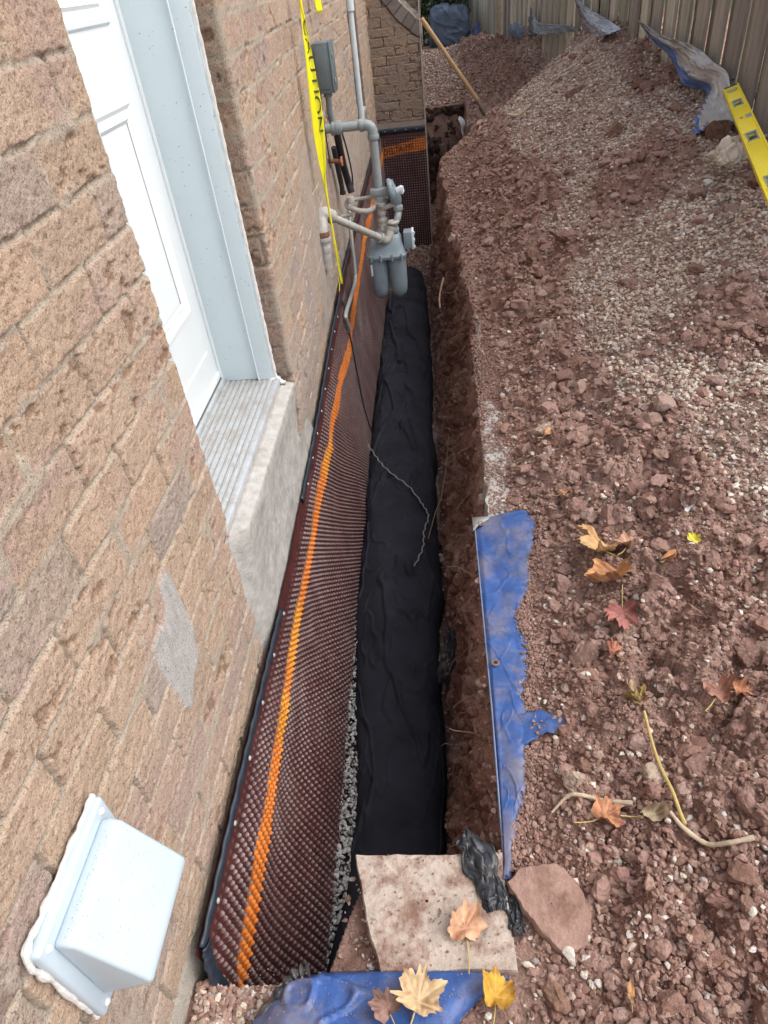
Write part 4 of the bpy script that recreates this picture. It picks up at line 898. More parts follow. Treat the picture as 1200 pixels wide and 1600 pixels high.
dg.lathe(ring(0, 0, .026, .018), (.247, 3.592, .412), (.227, .24, -.2)); dg.lathe(ring(0, 0, .026, .018), (.303, 3.648, .438), (.3, .4, .9)); dg.lathe([(.006, 0), (.030, .002), (.032, .01), (.026, .016)], (.316, 3.652, .46), (0, 0, 1), 20)
dg.done('service_pipe', M['oldpipe'], gas)
el = MB(); el.tube(bez([(.038, 3.375, .60), (.018, 3.35, .622), (.006, 3.30, .618), (.008, 3.265, .58), (.010, 3.25, .545)], 20), .030, 18); el.lathe(ring(0, 0, .033, .018), (.040, 3.378, .598), (.227, .24, -.2)); el.lathe(ring(0, 0, .034, .02), (.010, 3.25, .535), (0, 0, 1), 18)
elb = el.done('wall_elbow', M['oldpipe'], gas); MB().lathe(ring(0, 0, .0315, .022), (.010, 3.252, .556), (0, .1, 1), 18).done('rust_ring', M['rust'], elb)
MB().tube([(.010, 3.25, .53), (.008, 3.25, .40)], .027, 18).lathe(ring(0, 0, .030, .03), (.010, 3.25, .49), (0, 0, 1), 8).done('wall_stub', M['oldpipe'], gas)
lp = MB(); lp.tube(bez([(.10, 3.72, .535), (.14, 3.70, .525), (.19, 3.70, .52), (.225, 3.71, .535), (.235, 3.73, .56)], 24), .014, 12)
lp.tube([(.10, 3.74, .570), (.20, 3.735, .578), (.30, 3.72, .575)], .009, 10); lp.tube(bez([(.10, 3.74, .570), (.078, 3.74, .565), (.078, 3.73, .54), (.10, 3.72, .535)], 16), .010, 10); lp.tube([(.24, 3.71, .52), (.30, 3.705, .535), (.34, 3.70, .54)], .012, 10)
lp.tube([(.04, 3.72, .50), (.10, 3.72, .505)], .009, 10); lp.lathe([(.020, -.015), (.022, 0), (.018, .015)], (.10, 3.73, .575), (0, 0, 1), 12)
lp.done('bypass_loop', M['oldpipe'], gas)
def loft(secs, n=40):
    m = MB(); V = []; F = []
    for (cx, cy, z, rx, ry, ex) in secs:
        for k in range(n):
            a = 2*math.pi*k/n; c_, s_ = math.cos(a), math.sin(a)
            V.append((cx+rx*math.copysign(abs(c_)**ex, c_), cy+ry*math.copysign(abs(s_)**ex, s_), z))
    for i in range(len(secs)-1):
        for k in range(n): F.append((i*n+k, i*n+(k+1) % n, (i+1)*n+(k+1) % n, (i+1)*n+k))
    F.append(tuple(range(n))[::-1]); F.append(tuple((len(secs)-1)*n+k for k in range(n))); return m.add(V, F)
mc = .268
bd = loft([(mc, 3.655, .298, .103, .070, .5), (mc, 3.655, .306, .106, .073, .5), (mc, 3.655, .314, .106, .073, .5), (mc, 3.655, .320, .100, .067, .55), (mc, 3.66, .355, .092, .06, .6), (mc, 3.665, .395, .080, .052, .6), (mc, 3.67, .412, .070, .045, .65), (mc, 3.67, .418, .05, .035, .7)])
body = bd.done('top_case', M['meter'], gas, angle=40)
for dx in (-.08, -.03, .03, .08):
    MB().lathe([(.006, -.012), (.006, .012)], (mc+dx, 3.583, .306), (0, 0, 1), 6).box((mc+dx, 3.584, .312), (.010, .010, .03), bev=.002).done('bolt', M['meter'], body)
for dx in (-.05, .05):
    b_ = loft([(mc+dx, 3.655, .300, .048, .058, .8), (mc+dx, 3.655, .24, .049, .060, .85), (mc+dx, 3.655, .15, .047, .058, .85), (mc+dx, 3.655, .115, .044, .054, .85), (mc+dx*1.02, 3.655, .096, .036, .045, .9), (mc+dx*1.03, 3.65, .086, .022, .03, 1), (mc+dx*1.05, 3.64, .078, .008, .012, 1)], 32)
    b_.done('bowl', M['meter'], gas, angle=60)
MB().box((mc-.085, 3.60, .245), (.010, .008, .06), bev=.002).done('tag', M['pvc'], gas)
ix = MB().box((.385, 3.665, .375), (.045, .07, .085), bev=.005).done('index_box', M['meter'], gas)
MB().box((.410, 3.665, .375), (.012, .075, .092), bev=.003).done('index_cover', M['pvc'], ix)
for dz in (-.035, 0, .035): MB().box((.418, 3.635, .375+dz), (.008, .012, .014), bev=.002).done('cover_lug', M['pvc'], ix)
# ---------------------------------------------------------------- box, conduit, cables on the wall
eb = empty('electrical_box', (0, 3.85, 1.15), 'slim grey metal utility box with conduit on the far brick wall', 'utility box')
MB().box((.045, 3.80, 1.155), (.075, .145, .20), bev=.004).done('case', M['box'], eb)
MB().box((.086, 3.80, 1.155), (.008, .150, .205), bev=.003).box((.045, 3.724, 1.155), (.055, .004, .165), bev=.001).done('cover', M['box'], eb)
MB().box((.095, 3.755, 1.20), (.006, .010, .022), bev=.002).box((.095, 3.755, 1.10), (.006, .010, .022), bev=.002).done('latch', M['pipe'], eb)
MB().tube(bez([(.045, 3.80, 1.06), (.045, 3.80, 1.02), (.040, 3.82, .97), (.040, 3.84, .93), (.04, 3.86, .86)], 24), .0155, 14).lathe(ring(0, 0, .022, .02), (.045, 3.80, 1.045), (0, 0, 1)).done('conduit', M['pipe'], eb)
MB().tube(bez([(.012, 3.95, 1.10), (.012, 3.95, 1.03), (.014, 3.96, .97), (.012, 3.88, .95), (.03, 3.80, .93)], 30), .0028, 6).done('wire', M['rust'], eb)
MB().tube(bez([(.012, 3.99, 1.15), (.010, 3.985, 1.05), (.013, 3.99, .98), (.010, 3.97, .90)], 24), .0028, 6).done('wire', M['rust'], eb)
gc = empty('ground_clamp', (.03, 3.62, .97), 'small brass clamp with wire above the gas pipe', 'clamp')
MB().lathe([(.012, -.012), (.014, 0), (.010, .014)], (.03, 3.62, .985), (0, .2, 1), 10).done('ring', M['pipe'], gc); MB().box((.032, 3.61, .965), (.014, .014, .028), bev=.003).done('clamp_body', M['brass'], gc)
MB().tube(bez([(.032, 3.61, .955), (.032, 3.63, .90), (.028, 3.66, .82), (.022, 3.70, .74)], 20), .003, 6).done('wire', M['black'], gc)
o = MB().tube(bez([(.055, 3.86, .875), (.055, 3.90, .80), (.055, 3.96, .70), (.062, 4.02, .60), (.075, 4.02, .54)], 30), [.018]*0 or .019, 12).done('insulated_hose', M['black']); setp(o, 'thick black insulated hose running down from the gas pipe', 'hose')
o = MB().tube(bez([(.075, 3.87, .88), (.080, 3.93, .82), (.085, 4.0, .72), (.085, 4.06, .62), (.08, 4.06, .55)], 30), .0042, 8).done('cable', M['black']); setp(o, 'thin black cable beside the thick insulated hose', 'cable')
o = MB().tube(bez([(.030, 3.86, .80), (.030, 3.90, .72), (.032, 3.95, .62), (.034, 3.96, .555)], 24), .0135, 10).lathe(ring(0, 0, .017, .014), (.034, 3.96, .557), (0, .1, -1)).done('drain_tube', M['black']); setp(o, 'short dark capped tube beside the hose on the wall', 'tube')
hb_ = empty('hose_bib', (.05, 3.85, .74), 'wall tap with orange round handle below the gas pipe', 'tap')
MB().tube([(-.01, 3.80, .755), (.06, 3.80, .745)], .011, 10).done('spout', M['rust'], hb_)
hw_ = MB().lathe([(.008, -.006), (.008, .010)], (.066, 3.80, .745), (1, 0, 0), 12)
hw_.tube([(.070, 3.80+.020*math.cos(a), .745+.020*math.sin(a)) for a in np.linspace(0, 2*math.pi, 20)], [.004+.0015*(i % 3 == 0) for i in range(20)], 8); hw_.box((.069, 3.80, .745), (.005, .036, .006)); hw_.box((.069, 3.80, .745), (.005, .006, .036)); hw_.done('wheel_handle', M['orange'], hb_)
pv = MB().tube([(.020, 5.63, .60), (.020, 5.63, 1.28)], .021, 14).tube([(.020, 5.63, 1.28), (.020, 5.63, 1.34)], .030, 14).tube([(.020, 5.63, 1.34), (.020, 5.63, 2.8)], .018, 14).done('white_conduit', M['pvc']); setp(pv, 'white vertical plastic pipe at the recess in the far wall', 'pipe')
gp = MB(); q = bez([(.040, 4.10, .46), (.045, 4.0, .30), (.05, 3.93, .15), (.05, 3.86, .095), (.05, 3.60, .11), (.05, 3.34, .125), (.052, 3.33, .09), (.055, 3.37, .02)], 60); gp.tube(q, .011, 8)
o = gp.done('bent_conduit', M['levelgrey']); setp(o, 'flat grey bent conduit coming down behind the gas meter to the membrane', 'conduit')
# ---------------------------------------------------------------- caution tape
tape = empty('caution_tape', (.05, 3.28, .3), 'yellow caution tape with black letters hanging down the wall', 'caution tape')
tp_z = np.linspace(1.75, .30, 150); vw = np.linspace(-1, 1, 9)
def tpt(z, v):
    w_ = np.interp(z, [.30, .60, .74, .80, .86, .98, 1.10, 1.20, 1.30, 1.38, 1.42, 1.75], [.0020, .0025, .005, .012, .020, .027, .026, .022, .017, .012, .006, .018])
    cx = .055+.006*math.sin(z*7); cy = 3.285+.02*math.sin(z*5)-.02*(z < .6)*(.6-z)
    tw = .35*math.sin(z*4)
    return (cx+v*w_*.72*math.cos(tw)+.004*math.sin(v*5+z*9), cy+v*w_*.70+.006*math.cos(v*3), z)
G = np.array([[tpt(z, v) for v in vw] for z in tp_z])
sheet('tape_strip', G, M['tape'], tape, .0008)
V, F = text_mesh('CAUTION', .078)
V2 = []
for (a, b, c_) in V:
    z = 1.17-a*1.15; V2.append(np.array(tpt(z, .30+b/.034*.62))+np.array([.0006, -.0028, .0]))
if np.linalg.norm(V2[0]) > 0: mk('lettering', np.array(V2), F, M['ink'], tape, False)
q = bez([(.05, 3.27, .34), (.052, 3.262, .31), (.048, 3.25, .28)], 12); MB().tube(q, .0018, 6).done('tape_end', M['tape'], tape)
t2 = np.array([[(.05+.012*v+.004*math.sin(z*30), 3.86+.018*v, z) for v in vw] for z in np.linspace(1.75, 1.36, 30)])
o = sheet('caution_tape', t2, M['tape'], None, .0008); setp(o, 'short loose end of yellow tape at the top of the far wall', 'caution tape')
# ---------------------------------------------------------------- board fence
def FX(y): return 2.768-.12*y
fence = empty('wooden_fence', (2.3, 3.9, .3), 'weathered grey vertical board fence behind the dirt pile on the right', 'fence')
rng = random.Random(21)
fd = Vector((-.12, 1, 0)).normalized(); fn = Vector((-1, -.12, 0)).normalized(); frot = Matrix.Rotation(math.atan2(.12, 1), 3, 'Z')
def board(c, wd, zt_, zb_, rot, parent, rng, name='board'):
    nb = 26; V = []; w2 = wd/2; th = .010; bend = rng.uniform(-.006, .006); tilt = rng.uniform(-.006, .006); R = rot
    for i in range(nb):
        t = i/(nb-1); z = zb_+(zt_-zb_)*t
        for (a, b) in ((-w2, -th), (-w2*.93, th), (-w2*.3, th*1.1), (w2*.3, th*.9), (w2*.93, th), (w2, -th)):
            p = R@Vector((b+bend*math.sin(t*3.1), a+tilt*(t-.5)*2+.0015*math.sin(z*17+a*9), 0)); V.append((c[0]-p.x*1.0, c[1]+p.y, z))
    F = []
    for i in range(nb-1):
        for k in range(6): F.append((i*6+k, i*6+(k+1) % 6, (i+1)*6+(k+1) % 6, (i+1)*6+k))
    F += [tuple(range(6)), tuple((nb-1)*6+k for k in range(6))[::-1]]
    g = rng.random(); base = np.array([.50, .45, .37])*(.75+.45*rng.random()); base = lerp(base, np.array([.25, .27, .17]), .6*(g > .6)*rng.random()); base = lerp(base, np.array([.22, .19, .17]), .7*(g < .25))
    V = np.array(V); n = fbm(V[:, 2]*1.2+g*50, V[:, 2]*0+g*9, 3, 5)[:, None]
    o = mk(name, V, F, M['board'], parent, False, base*(1+.25*n)); return o
y = 2.2; i = 0
while y < 10.85:
    off = .0 if i % 2 else .040
    if not (y < 2.9 and i % 1): board((FX(y)+off, y, 0), rng.uniform(.118, .132) if i % 2 else .185, 2.25+rng.uniform(-.01, .01), .25, Matrix.Rotation(-.12, 3, 'Z'), fence, rng)
    y += .112+rng.uniform(-.006, .008); i += 1
for y in (2.3, 4.7, 7.1, 9.5): MB().box((FX(y)+.085, y, 1.2), (.09, .09, 2.1), frot, bev=.004).done('post', mat('fence_post', (.27, .23, .18), rough=.9, bump=.5, bscale=30), fence, False)
for z in (.75, 2.0): MB().tube([(FX(2.2)+.055, 2.2, z), (FX(10.9)+.055, 10.9, z)], .022, 4).done('rail', M['bark'], fence, False)
bf = empty('wooden_fence', (0, 13.2, .4), 'far board fence closing off the yard behind the bushes', 'fence')
MB().box((1.44, 11.0, 1.3), (.09, .09, 2.0), bev=.004).done('post', mat('post_wood', (.42, .34, .25), rough=.85, bump=.4, bscale=30), bf, False)
for k in range(26): board((1.46-.034*k, 11.25+.112*k, 0), .112, 2.2, .35, Matrix.Rotation(-.30, 3, 'Z'), bf, rng)
for k in range(26): board((.6-.12*k, 14.2, 0), .112, 2.2, .35, Matrix.Rotation(-math.pi/2, 3, 'Z'), bf, rng)

# ---------------------------------------------------------------- tarps along the fence
M['tarpmix'] = mat('tarpmix', attr=True, rough=.5, var=.16, vscale=14, bump=.4, bscale=50, bdist=.003)
def ribbon(name, rows_, label, colf, seed, nu=50, nv=120, bulge=.05, wr=.02):
    Lp = bez([r[0] for r in rows_], nv-1); Rp = bez([[r[1][0]-.05, r[1][1], r[1][2]] for r in rows_], nv-1)
    n = min(len(Lp), len(Rp)); Lp, Rp = Lp[:n], Rp[:n]
    u = np.linspace(0, 1, nu)[None, :, None]; G = Lp[:, None]*(1-u)+Rp[:, None]*u
    v = np.linspace(0, 1, n)[:, None]; uu = u[..., 0]+0*v; vv = v+0*uu
    cr = ss(.10, 0, np.abs(fbm(uu*2.6+vv*3, vv*5-uu*1.5, 2, seed)))
    dz = bulge*np.sin(np.pi*uu)*.8+wr*fbm(uu*4, vv*9, 3, seed+1)+wr*.9*cr+wr*.7*ss(.08, 0, np.abs(fbm(uu*5-vv*4, vv*8, 2, seed+3)))
    G[..., 2] += dz*.6; G[..., 0] -= dz*.8
    o = sheet(name, G, M['tarpmix'], None, .002, colf(uu, vv, G)); return setp(o, label, 'tarp', 'tarps along the fence')
SIL = np.array([.50, .49, .47]); BLU = np.array([.10, .17, .38]); MUD = np.array([.30, .25, .22])
def cf1(u, v, G):
    n = fbm(G[..., 1]*4, G[..., 0]*6+G[..., 2]*4, 4, 8)[..., None]
    c = lerp(SIL*(1+.25*n), MUD, ss(.0, .5, n)*.7)
    b = ((u < .20)*(v < .62))|((v > .955)) | ((u < .12)*(v > .6)) | ((v < .30)*(u < .35))
    b = b | ((u < .30)*(v > .36)*(v < .60))
    return np.where(b[..., None], BLU*(1+.3*n), c)
T1 = [([2.003, 5.795, .98], [2.04, 5.819, 1.015]), ([2.03, 5.483, .91], [2.091, 5.392, .962]), ([2.05, 5.204, .86], [2.148, 4.914, .939]), ([2.07, 4.919, .75], [2.181, 4.645, .887]),
      ([2.14, 4.72, .735], [2.201, 4.478, .855]), ([2.045, 4.444, .698], [2.218, 4.331, .744]), ([1.908, 4.102, .68], [2.234, 4.202, .705]), ([1.878, 3.979, .665], [2.247, 4.095, .675])]
ribbon('fence_tarp', T1, 'silver grey tarp with blue hem folded along the fence beside the level', cf1, 400, nu=70, nv=160, bulge=.03)
T2 = [([1.828, 7.417, 1.08], [1.866, 7.268, 1.091]), ([1.836, 7.352, .979], [1.909, 6.908, 1.035]), ([1.838, 7.013, .889], [1.957, 6.507, .994]), ([1.823, 6.258, .896], [2.001, 6.143, .95])]
ribbon('fence_tarp', T2, 'pale silver tarp hanging from the fence in a pointed fold, purple grey on its left', lambda u, v, G: np.where((u > .42)[..., None], np.array([.48, .55, .64])*(1+.3*fbm(G[..., 1]*9, G[..., 2]*9, 3, 4)[..., None]), np.array([.22, .20, .23])), 410, bulge=.03)
T3 = [([1.616, 9.181, .757], [1.663, 8.956, .979]), ([1.658, 8.835, .755], [1.677, 8.842, .951]), ([1.726, 8.27, .79], [1.704, 8.616, .869]), ([1.839, 7.321, .867], [1.85, 7.402, .907])]
ribbon('fence_tarp', T3, 'pale blue tarp peaked against the far part of the fence', lambda u, v, G: np.where((v < .28)[..., None], np.array([.16, .17, .20]), np.array([.40, .48, .58])*(1+.3*fbm(G[..., 1]*9, G[..., 2]*9, 3, 4)[..., None])), 420, bulge=.02)
T4 = [([1.516, 10.018, .63], [1.536, 10.016, .781]), ([1.56, 9.562, .65], [1.584, 9.617, .814]), ([1.625, 9.239, .67], [1.625, 9.273, .796])]
ribbon('fence_tarp', T4, 'dull blue tarp bunched low at the far end of the fence', lambda u, v, G: np.array([.20, .26, .36])*(1+.3*fbm(G[..., 1]*9, G[..., 2]*9, 3, 4)[..., None]), 430, bulge=.05)

# ---------------------------------------------------------------- spirit level
P0 = Vector((2.035, 4.052, .845)); P1 = Vector((1.722, 2.587, .757)); Pc = Vector((.56, 0, 1.51))
ax = (P1-P0).normalized(); vd = (Pc-(P0+P1)/2).normalized(); wx = ax.cross(vd).normalized(); nn = wx.cross(ax).normalized()*1.0
if nn.dot(vd) < 0: nn = -nn
nn = (Matrix.Rotation(math.radians(-14), 3, ax)@nn); wx = ax.cross(nn).normalized()
LR = Matrix((ax, wx, nn)).transposed()   # local x along, y across, z face normal
LL = 1.75
lev = empty('spirit_level', P0, 'long yellow spirit level propped on the dirt beside the fence', 'level')
def LP(a, b, c): return tuple(P0+ax*a+wx*b+nn*c)
def lbox(mb, a0, a1, b0, b1, c0, c1, bev=.0015): return mb.box(LP((a0+a1)/2, (b0+b1)/2, (c0+c1)/2), (a1-a0, b1-b0, c1-c0), LR, bev=bev)
hw = .033
m_ = MB(); holes = [(.265, .375), (.80, .92), (1.35, 1.46)]
segs = [0.012]+[h for H_ in holes for h in H_]+[LL]
for k in range(0, len(segs), 2): lbox(m_, segs[k], segs[k+1], -hw, hw, -.012, .012, .002)
for h0, h1 in holes: lbox(m_, h0, h1, -hw, -hw+.014, -.012, .012); lbox(m_, h0, h1, hw-.014, hw, -.012, .012)
lbox(m_, .0, LL, -hw-.003, -hw+.004, -.016, .016); lbox(m_, .0, LL, hw-.004, hw+.003, -.016, .016)
m_.done('rail_body', M['levely'], lev, angle=30)
lbox(MB(), -.006, .013, -hw-.002, hw+.002, -.014, .014, .003).done('end_cap', M['dark'], lev)
lbox(MB(), LL-.013, LL+.006, -hw-.002, hw+.002, -.014, .014, .003).done('end_cap', M['dark'], lev)
for h0, h1 in holes:
    fr_ = MB(); t_ = .012
    lbox(fr_, h0, h0+t_, -hw+.012, hw-.012, -.010, .0135); lbox(fr_, h1-t_, h1, -hw+.012, hw-.012, -.010, .0135); lbox(fr_, h0, h1, -hw+.012, -hw+.018, -.010, .0135); lbox(fr_, h0, h1, hw-.018, hw-.012, -.010, .0135)
    f_ = fr_.done('window_frame', M['levelgrey'], lev); 
    MB().tube([LP(h0+.02, -.016, 0), LP(h0+.02, .016, 0)], .006, 10).done('vial', M['vial'], f_)
m_ = MB(); m_.lathe([(.001, .0), (.024, 0), (.024, .003), (.017, .004), (.015, .001), (.001, .001)], LP(.088, 0, .012), nn, 24)
wv_ = m_.done('end_window', M['levelgrey'], lev); MB().tube([LP(.088, -.014, .014), LP(.088, .014, .014)], .005, 10).done('vial', M['vial'], wv_)
lbox(MB(), .55, .60, -hw+.004, -.006, .012, .0135).done('logo_plate', M['levelgrey'], lev); lbox(MB(), .56, .585, .004, .016, .012, .0132).done('logo_mark', M['orange'], lev)
MB().lathe([(.006, 0), (.010, .004), (.008, .010)], (P0.x+.01, P0.y+.03, P0.z+.03), (0, 0, 1), 12).done('hang_knob', M['dark'], lev)
# ---------------------------------------------------------------- glove
def blob_glove():
    b = bmesh.new(); bmesh.ops.create_icosphere(b, subdivisions=5, radius=1); V = np.array([v.co[:] for v in b.verts]); F = [[v.index for v in f.verts] for f in b.faces]; b.free()
    n = fbm(V[:, 0]*1.6+3, V[:, 1]*1.6+V[:, 2]*1.9, 4, 9); fold = ss(.12, 0, np.abs(fbm(V[:, 0]*1.3+V[:, 2], V[:, 1]*1.3-V[:, 2]*.7, 2, 10)))
    W = V*(1+.45*n-.22*fold)[:, None]; W[:, 2] = np.where(W[:, 2] < 0, W[:, 2]*.35, W[:, 2])
    return W*np.array([.056, .085, .052]), F
W, F = blob_glove(); gl = mk('work_glove', W, F, M['cloth']); gl.location = (1.865, 3.44, .675); gl.scale = (.95, .85, 1.75); gl.rotation_euler = (0, 0, .3)
setp(gl, 'crumpled off-white work glove on the dirt below the yellow level', 'glove')
for k, (dx, dy, dz) in enumerate([(.055, .03, .0), (.06, .0, .0), (.052, -.03, -.005), (-.04, .055, -.01)]):
    p0 = Vector((1.868+dx*.5, 3.50+dy*.7, .67+dz)); p1 = Vector((1.868+dx*1.35, 3.50+dy*1.5, .665+dz))
    MB().tube(bez([p0, (p0+p1)/2+Vector((0, 0, .012)), p1], 12), [.014]*6+[.012, .012, .012, .011, .010, .008, .004][:len(bez([p0, (p0+p1)/2, p1], 12))-6], 10).done('finger', M['cloth'], gl)
o = rock('pebble', 1.79, 3.43, .028, 'small white stone just left of the glove', 'stone', [.6, .58, .54], 77, M['stone'], up=.6)
# ---------------------------------------------------------------- shovel
sh = empty('shovel', (1.05, 7.1, .25), 'long wooden handled shovel stuck in the dirt beside the far wall corner', 'shovel')
tip = Vector((1.06, 7.12, .265)); col_ = Vector((.945, 7.20, .45)); topp = Vector((.475, 7.10, 1.11))
dr = (topp-col_).normalized()
q = [col_+dr*t for t in np.linspace(-.02, (topp-col_).length, 16)]
MB().tube(q, [.019+.0015*(i > 13)-.004*(i == 15) for i in range(16)], 14).done('handle', M['wood'], sh)
MB().tube([tip+(col_-tip)*t for t in (.35, .55, .8, 1.0, 1.25)], [.010, .017, .021, .022, .0225], 14).done('socket', M['steel'], sh)
bx_ = (tip-col_).normalized(); by_ = Vector((.55, .75, .3)); by_ = (by_-bx_*by_.dot(bx_)).normalized(); bz_ = bx_.cross(by_)
u = np.linspace(-1, 1, 17)[None]; t = np.linspace(0, 1, 20)[:, None]; wd = .105*np.where(t < .6, 1, np.sqrt(np.clip(1-((t-.6)/.42)**2, 0, 1)))*ss(-.25, .12, t)
c0 = np.array(col_+bx_*.06); G = c0[None, None]+np.array(bx_)[None, None]*(t*.27+0*u)[..., None]+np.array(by_)[None, None]*(u*wd)[..., None]+np.array(bz_)[None, None]*(.03*(u**2)-.02)[..., None]*np.ones_like(t)[..., None]
sheet('blade', G, M['steel'], sh, .003)
# ---------------------------------------------------------------- things at the back of the yard
cv = empty('covered_object', (.8, 11.8, .5), 'square object wrapped in a dark blue grey cover at the back of the yard', 'covered object')
b = bmesh.new(); bmesh.ops.create_cube(b, size=1); bmesh.ops.subdivide_edges(b, edges=b.edges, cuts=34, use_grid_fill=True)
V = np.array([v.co[:] for v in b.verts]); b.verts.index_update(); F = [[v.index for v in f.verts] for f in b.faces]; b.free()
r = np.linalg.norm(V, axis=1, keepdims=True); V = V*(1-.28*ss(.6, .87, r)); tz = V[:, 2]+.5
sc_ = 1-.16*tz; n = fbm(V[:, 0]*5+V[:, 1]*3, V[:, 2]*2.5, 4, 6); fo = ss(.12, 0, np.abs(fbm(V[:, 0]*2.5+V[:, 2]*2, V[:, 1]*2-V[:, 2]*3, 2, 7)))
W = np.stack([V[:, 0]*.60*sc_*(1+.06*n+.04*fo), V[:, 1]*.55*sc_*(1+.08*n+.05*fo), V[:, 2]*.50+.02*n], -1)
W[:, 2] += .03*(V[:, 0] < 0)*tz; W += np.array([.81, 11.85, .70]); mk('cover', W, F, M['darkcover'], cv)
bb = crumple('plastic_bundle', [(1.12, 11.6, .50), (1.15, 11.6, .60), (1.20, 11.65, .70)], .05, 'bright blue plastic bundle right of the covered object', 900, M['bluetarp'], hgt=.05, cat='plastic bundle')
G = []
for t in np.linspace(0, 1, 18):
    w_ = .012+.095*math.sin(math.pi*min(1, t*1.15+.0))**.8*(1-.5*t); G.append([(1.37+.07*t*.9-.0*w_+k*w_, 11.95-.3*t+.03*math.sin(k*5+t*4), .70-.18*t) for k in np.linspace(-1, 1, 11)])
o = sheet('plastic_bag', np.array(G), M['bag'], None, .003); setp(o, 'white plastic bag hanging open in front of the far fence', 'bag')
for k, (a, b_, lb) in enumerate([((1.22, 12.2, .45), (1.10, 12.6, 1.5), 'thin grey pole leaning left of the white bag'), ((1.32, 12.0, .45), (1.52, 12.5, 1.35), 'dark tool handle leaning right above the white bag')]):
    o = MB().tube(bez([a, ((a[0]+b_[0])/2, a[1]+.2, (a[2]+b_[2])/2), b_], 12), .017, 8).done('garden_pole', M['bark']); setp(o, lb, 'pole')
o = MB().tube(bez([(1.60, 10.75, .56), (1.64, 10.78, .72), (1.66, 10.8, .86), (1.73, 10.8, 1.0)], 20), .012, 6).done('yellow_strap', M['tape']); setp(o, 'yellow strap hanging on the fence near the corner post', 'strap')
# bush and small tree: leaf-sized faces spread through the crown
def foliage(name, centers, n, size, seed, pal, parent):
    rs_ = np.random.RandomState(seed); P = []
    for (c, r, wgt) in centers:
        k = int(n*wgt); d = rs_.normal(size=(k, 3)); d /= np.linalg.norm(d, axis=1, keepdims=True); rad = rs_.rand(k, 1)**.45
        P.append(np.array(c)+d*rad*np.array(r)*(1+.3*fbm(d[:, 0]*2.5+seed, d[:, 1]*2.5+d[:, 2]*2, 3, seed)[:, None]))
    P = np.concatenate(P); k = len(P); a = rs_.normal(size=(k, 3)); a /= np.linalg.norm(a, axis=1, keepdims=True); b = np.cross(a, rs_.normal(size=(k, 3))); b /= np.linalg.norm(b, axis=1, keepdims=True)
    s = size*rs_.uniform(.6, 1.4, (k, 1)); nrm = np.cross(a, b)
    V = np.stack([P-a*s, P+b*s*.45+nrm*s*.1, P+a*s, P-b*s*.45+nrm*s*.1], 1).reshape(-1, 3)
    c = np.repeat(pal[rs_.randint(0, len(pal), k)]*rs_.uniform(.7, 1.3, (k, 1)), 4, 0)
    return mk(name, V, np.arange(k*4).reshape(-1, 4), M['foliage'], parent, False, c)
GP = np.array([[.045, .085, .03], [.06, .11, .04], [.09, .14, .06], [.035, .06, .025], [.12, .16, .08]])
bu = empty('bush', (.6, 12.8, .4), 'dense dark green bush behind the covered object', 'bush')
foliage('foliage', [((.3, 12.7, 1.0), (.65, .45, .7), .4), ((.9, 13.0, 1.1), (.6, .4, .6), .35), ((.6, 12.9, 1.6), (.8, .5, .5), .25)], 9000, .035, 3, GP, bu)
MB().tube([(.5, 12.8, .3), (.55, 12.8, .8), (.6, 12.85, 1.3)], [.03, .022, .012], 8).done('stems', M['bark'], bu)
tr = empty('small_tree', (1.12, 12.45, .4), 'thin bare trunked shrub with sparse pale leaves before the far fence', 'tree')
MB().tube(bez([(1.10, 12.4, .35), (1.08, 12.4, .75), (1.0, 12.4, 1.2), (.98, 12.4, 1.8)], 20), [.045-.0012*i for i in range(len(bez([(1.10, 12.4, .35), (1.08, 12.4, .75), (1.0, 12.4, 1.2), (.98, 12.4, 1.8)], 20)))], 10).done('trunk', M['bark'], tr)
for k, (e) in enumerate([(.7, 12.3, 1.4), (1.35, 12.35, 1.3), (.85, 12.6, 1.7), (1.3, 12.6, 1.6)]): MB().tube(bez([(1.05, 12.4, .75+.1*k), ((1.05+e[0])/2, 12.4, (.9+e[2])/2+.05), e], 14), .010, 6).done('branch', M['bark'], tr)
foliage('crown', [((1.15, 12.45, 1.05), (.42, .3, .42), .6), ((1.2, 12.6, 1.5), (.4, .3, .35), .4)], 1600, .028, 8, GP*1.5+.03, tr)

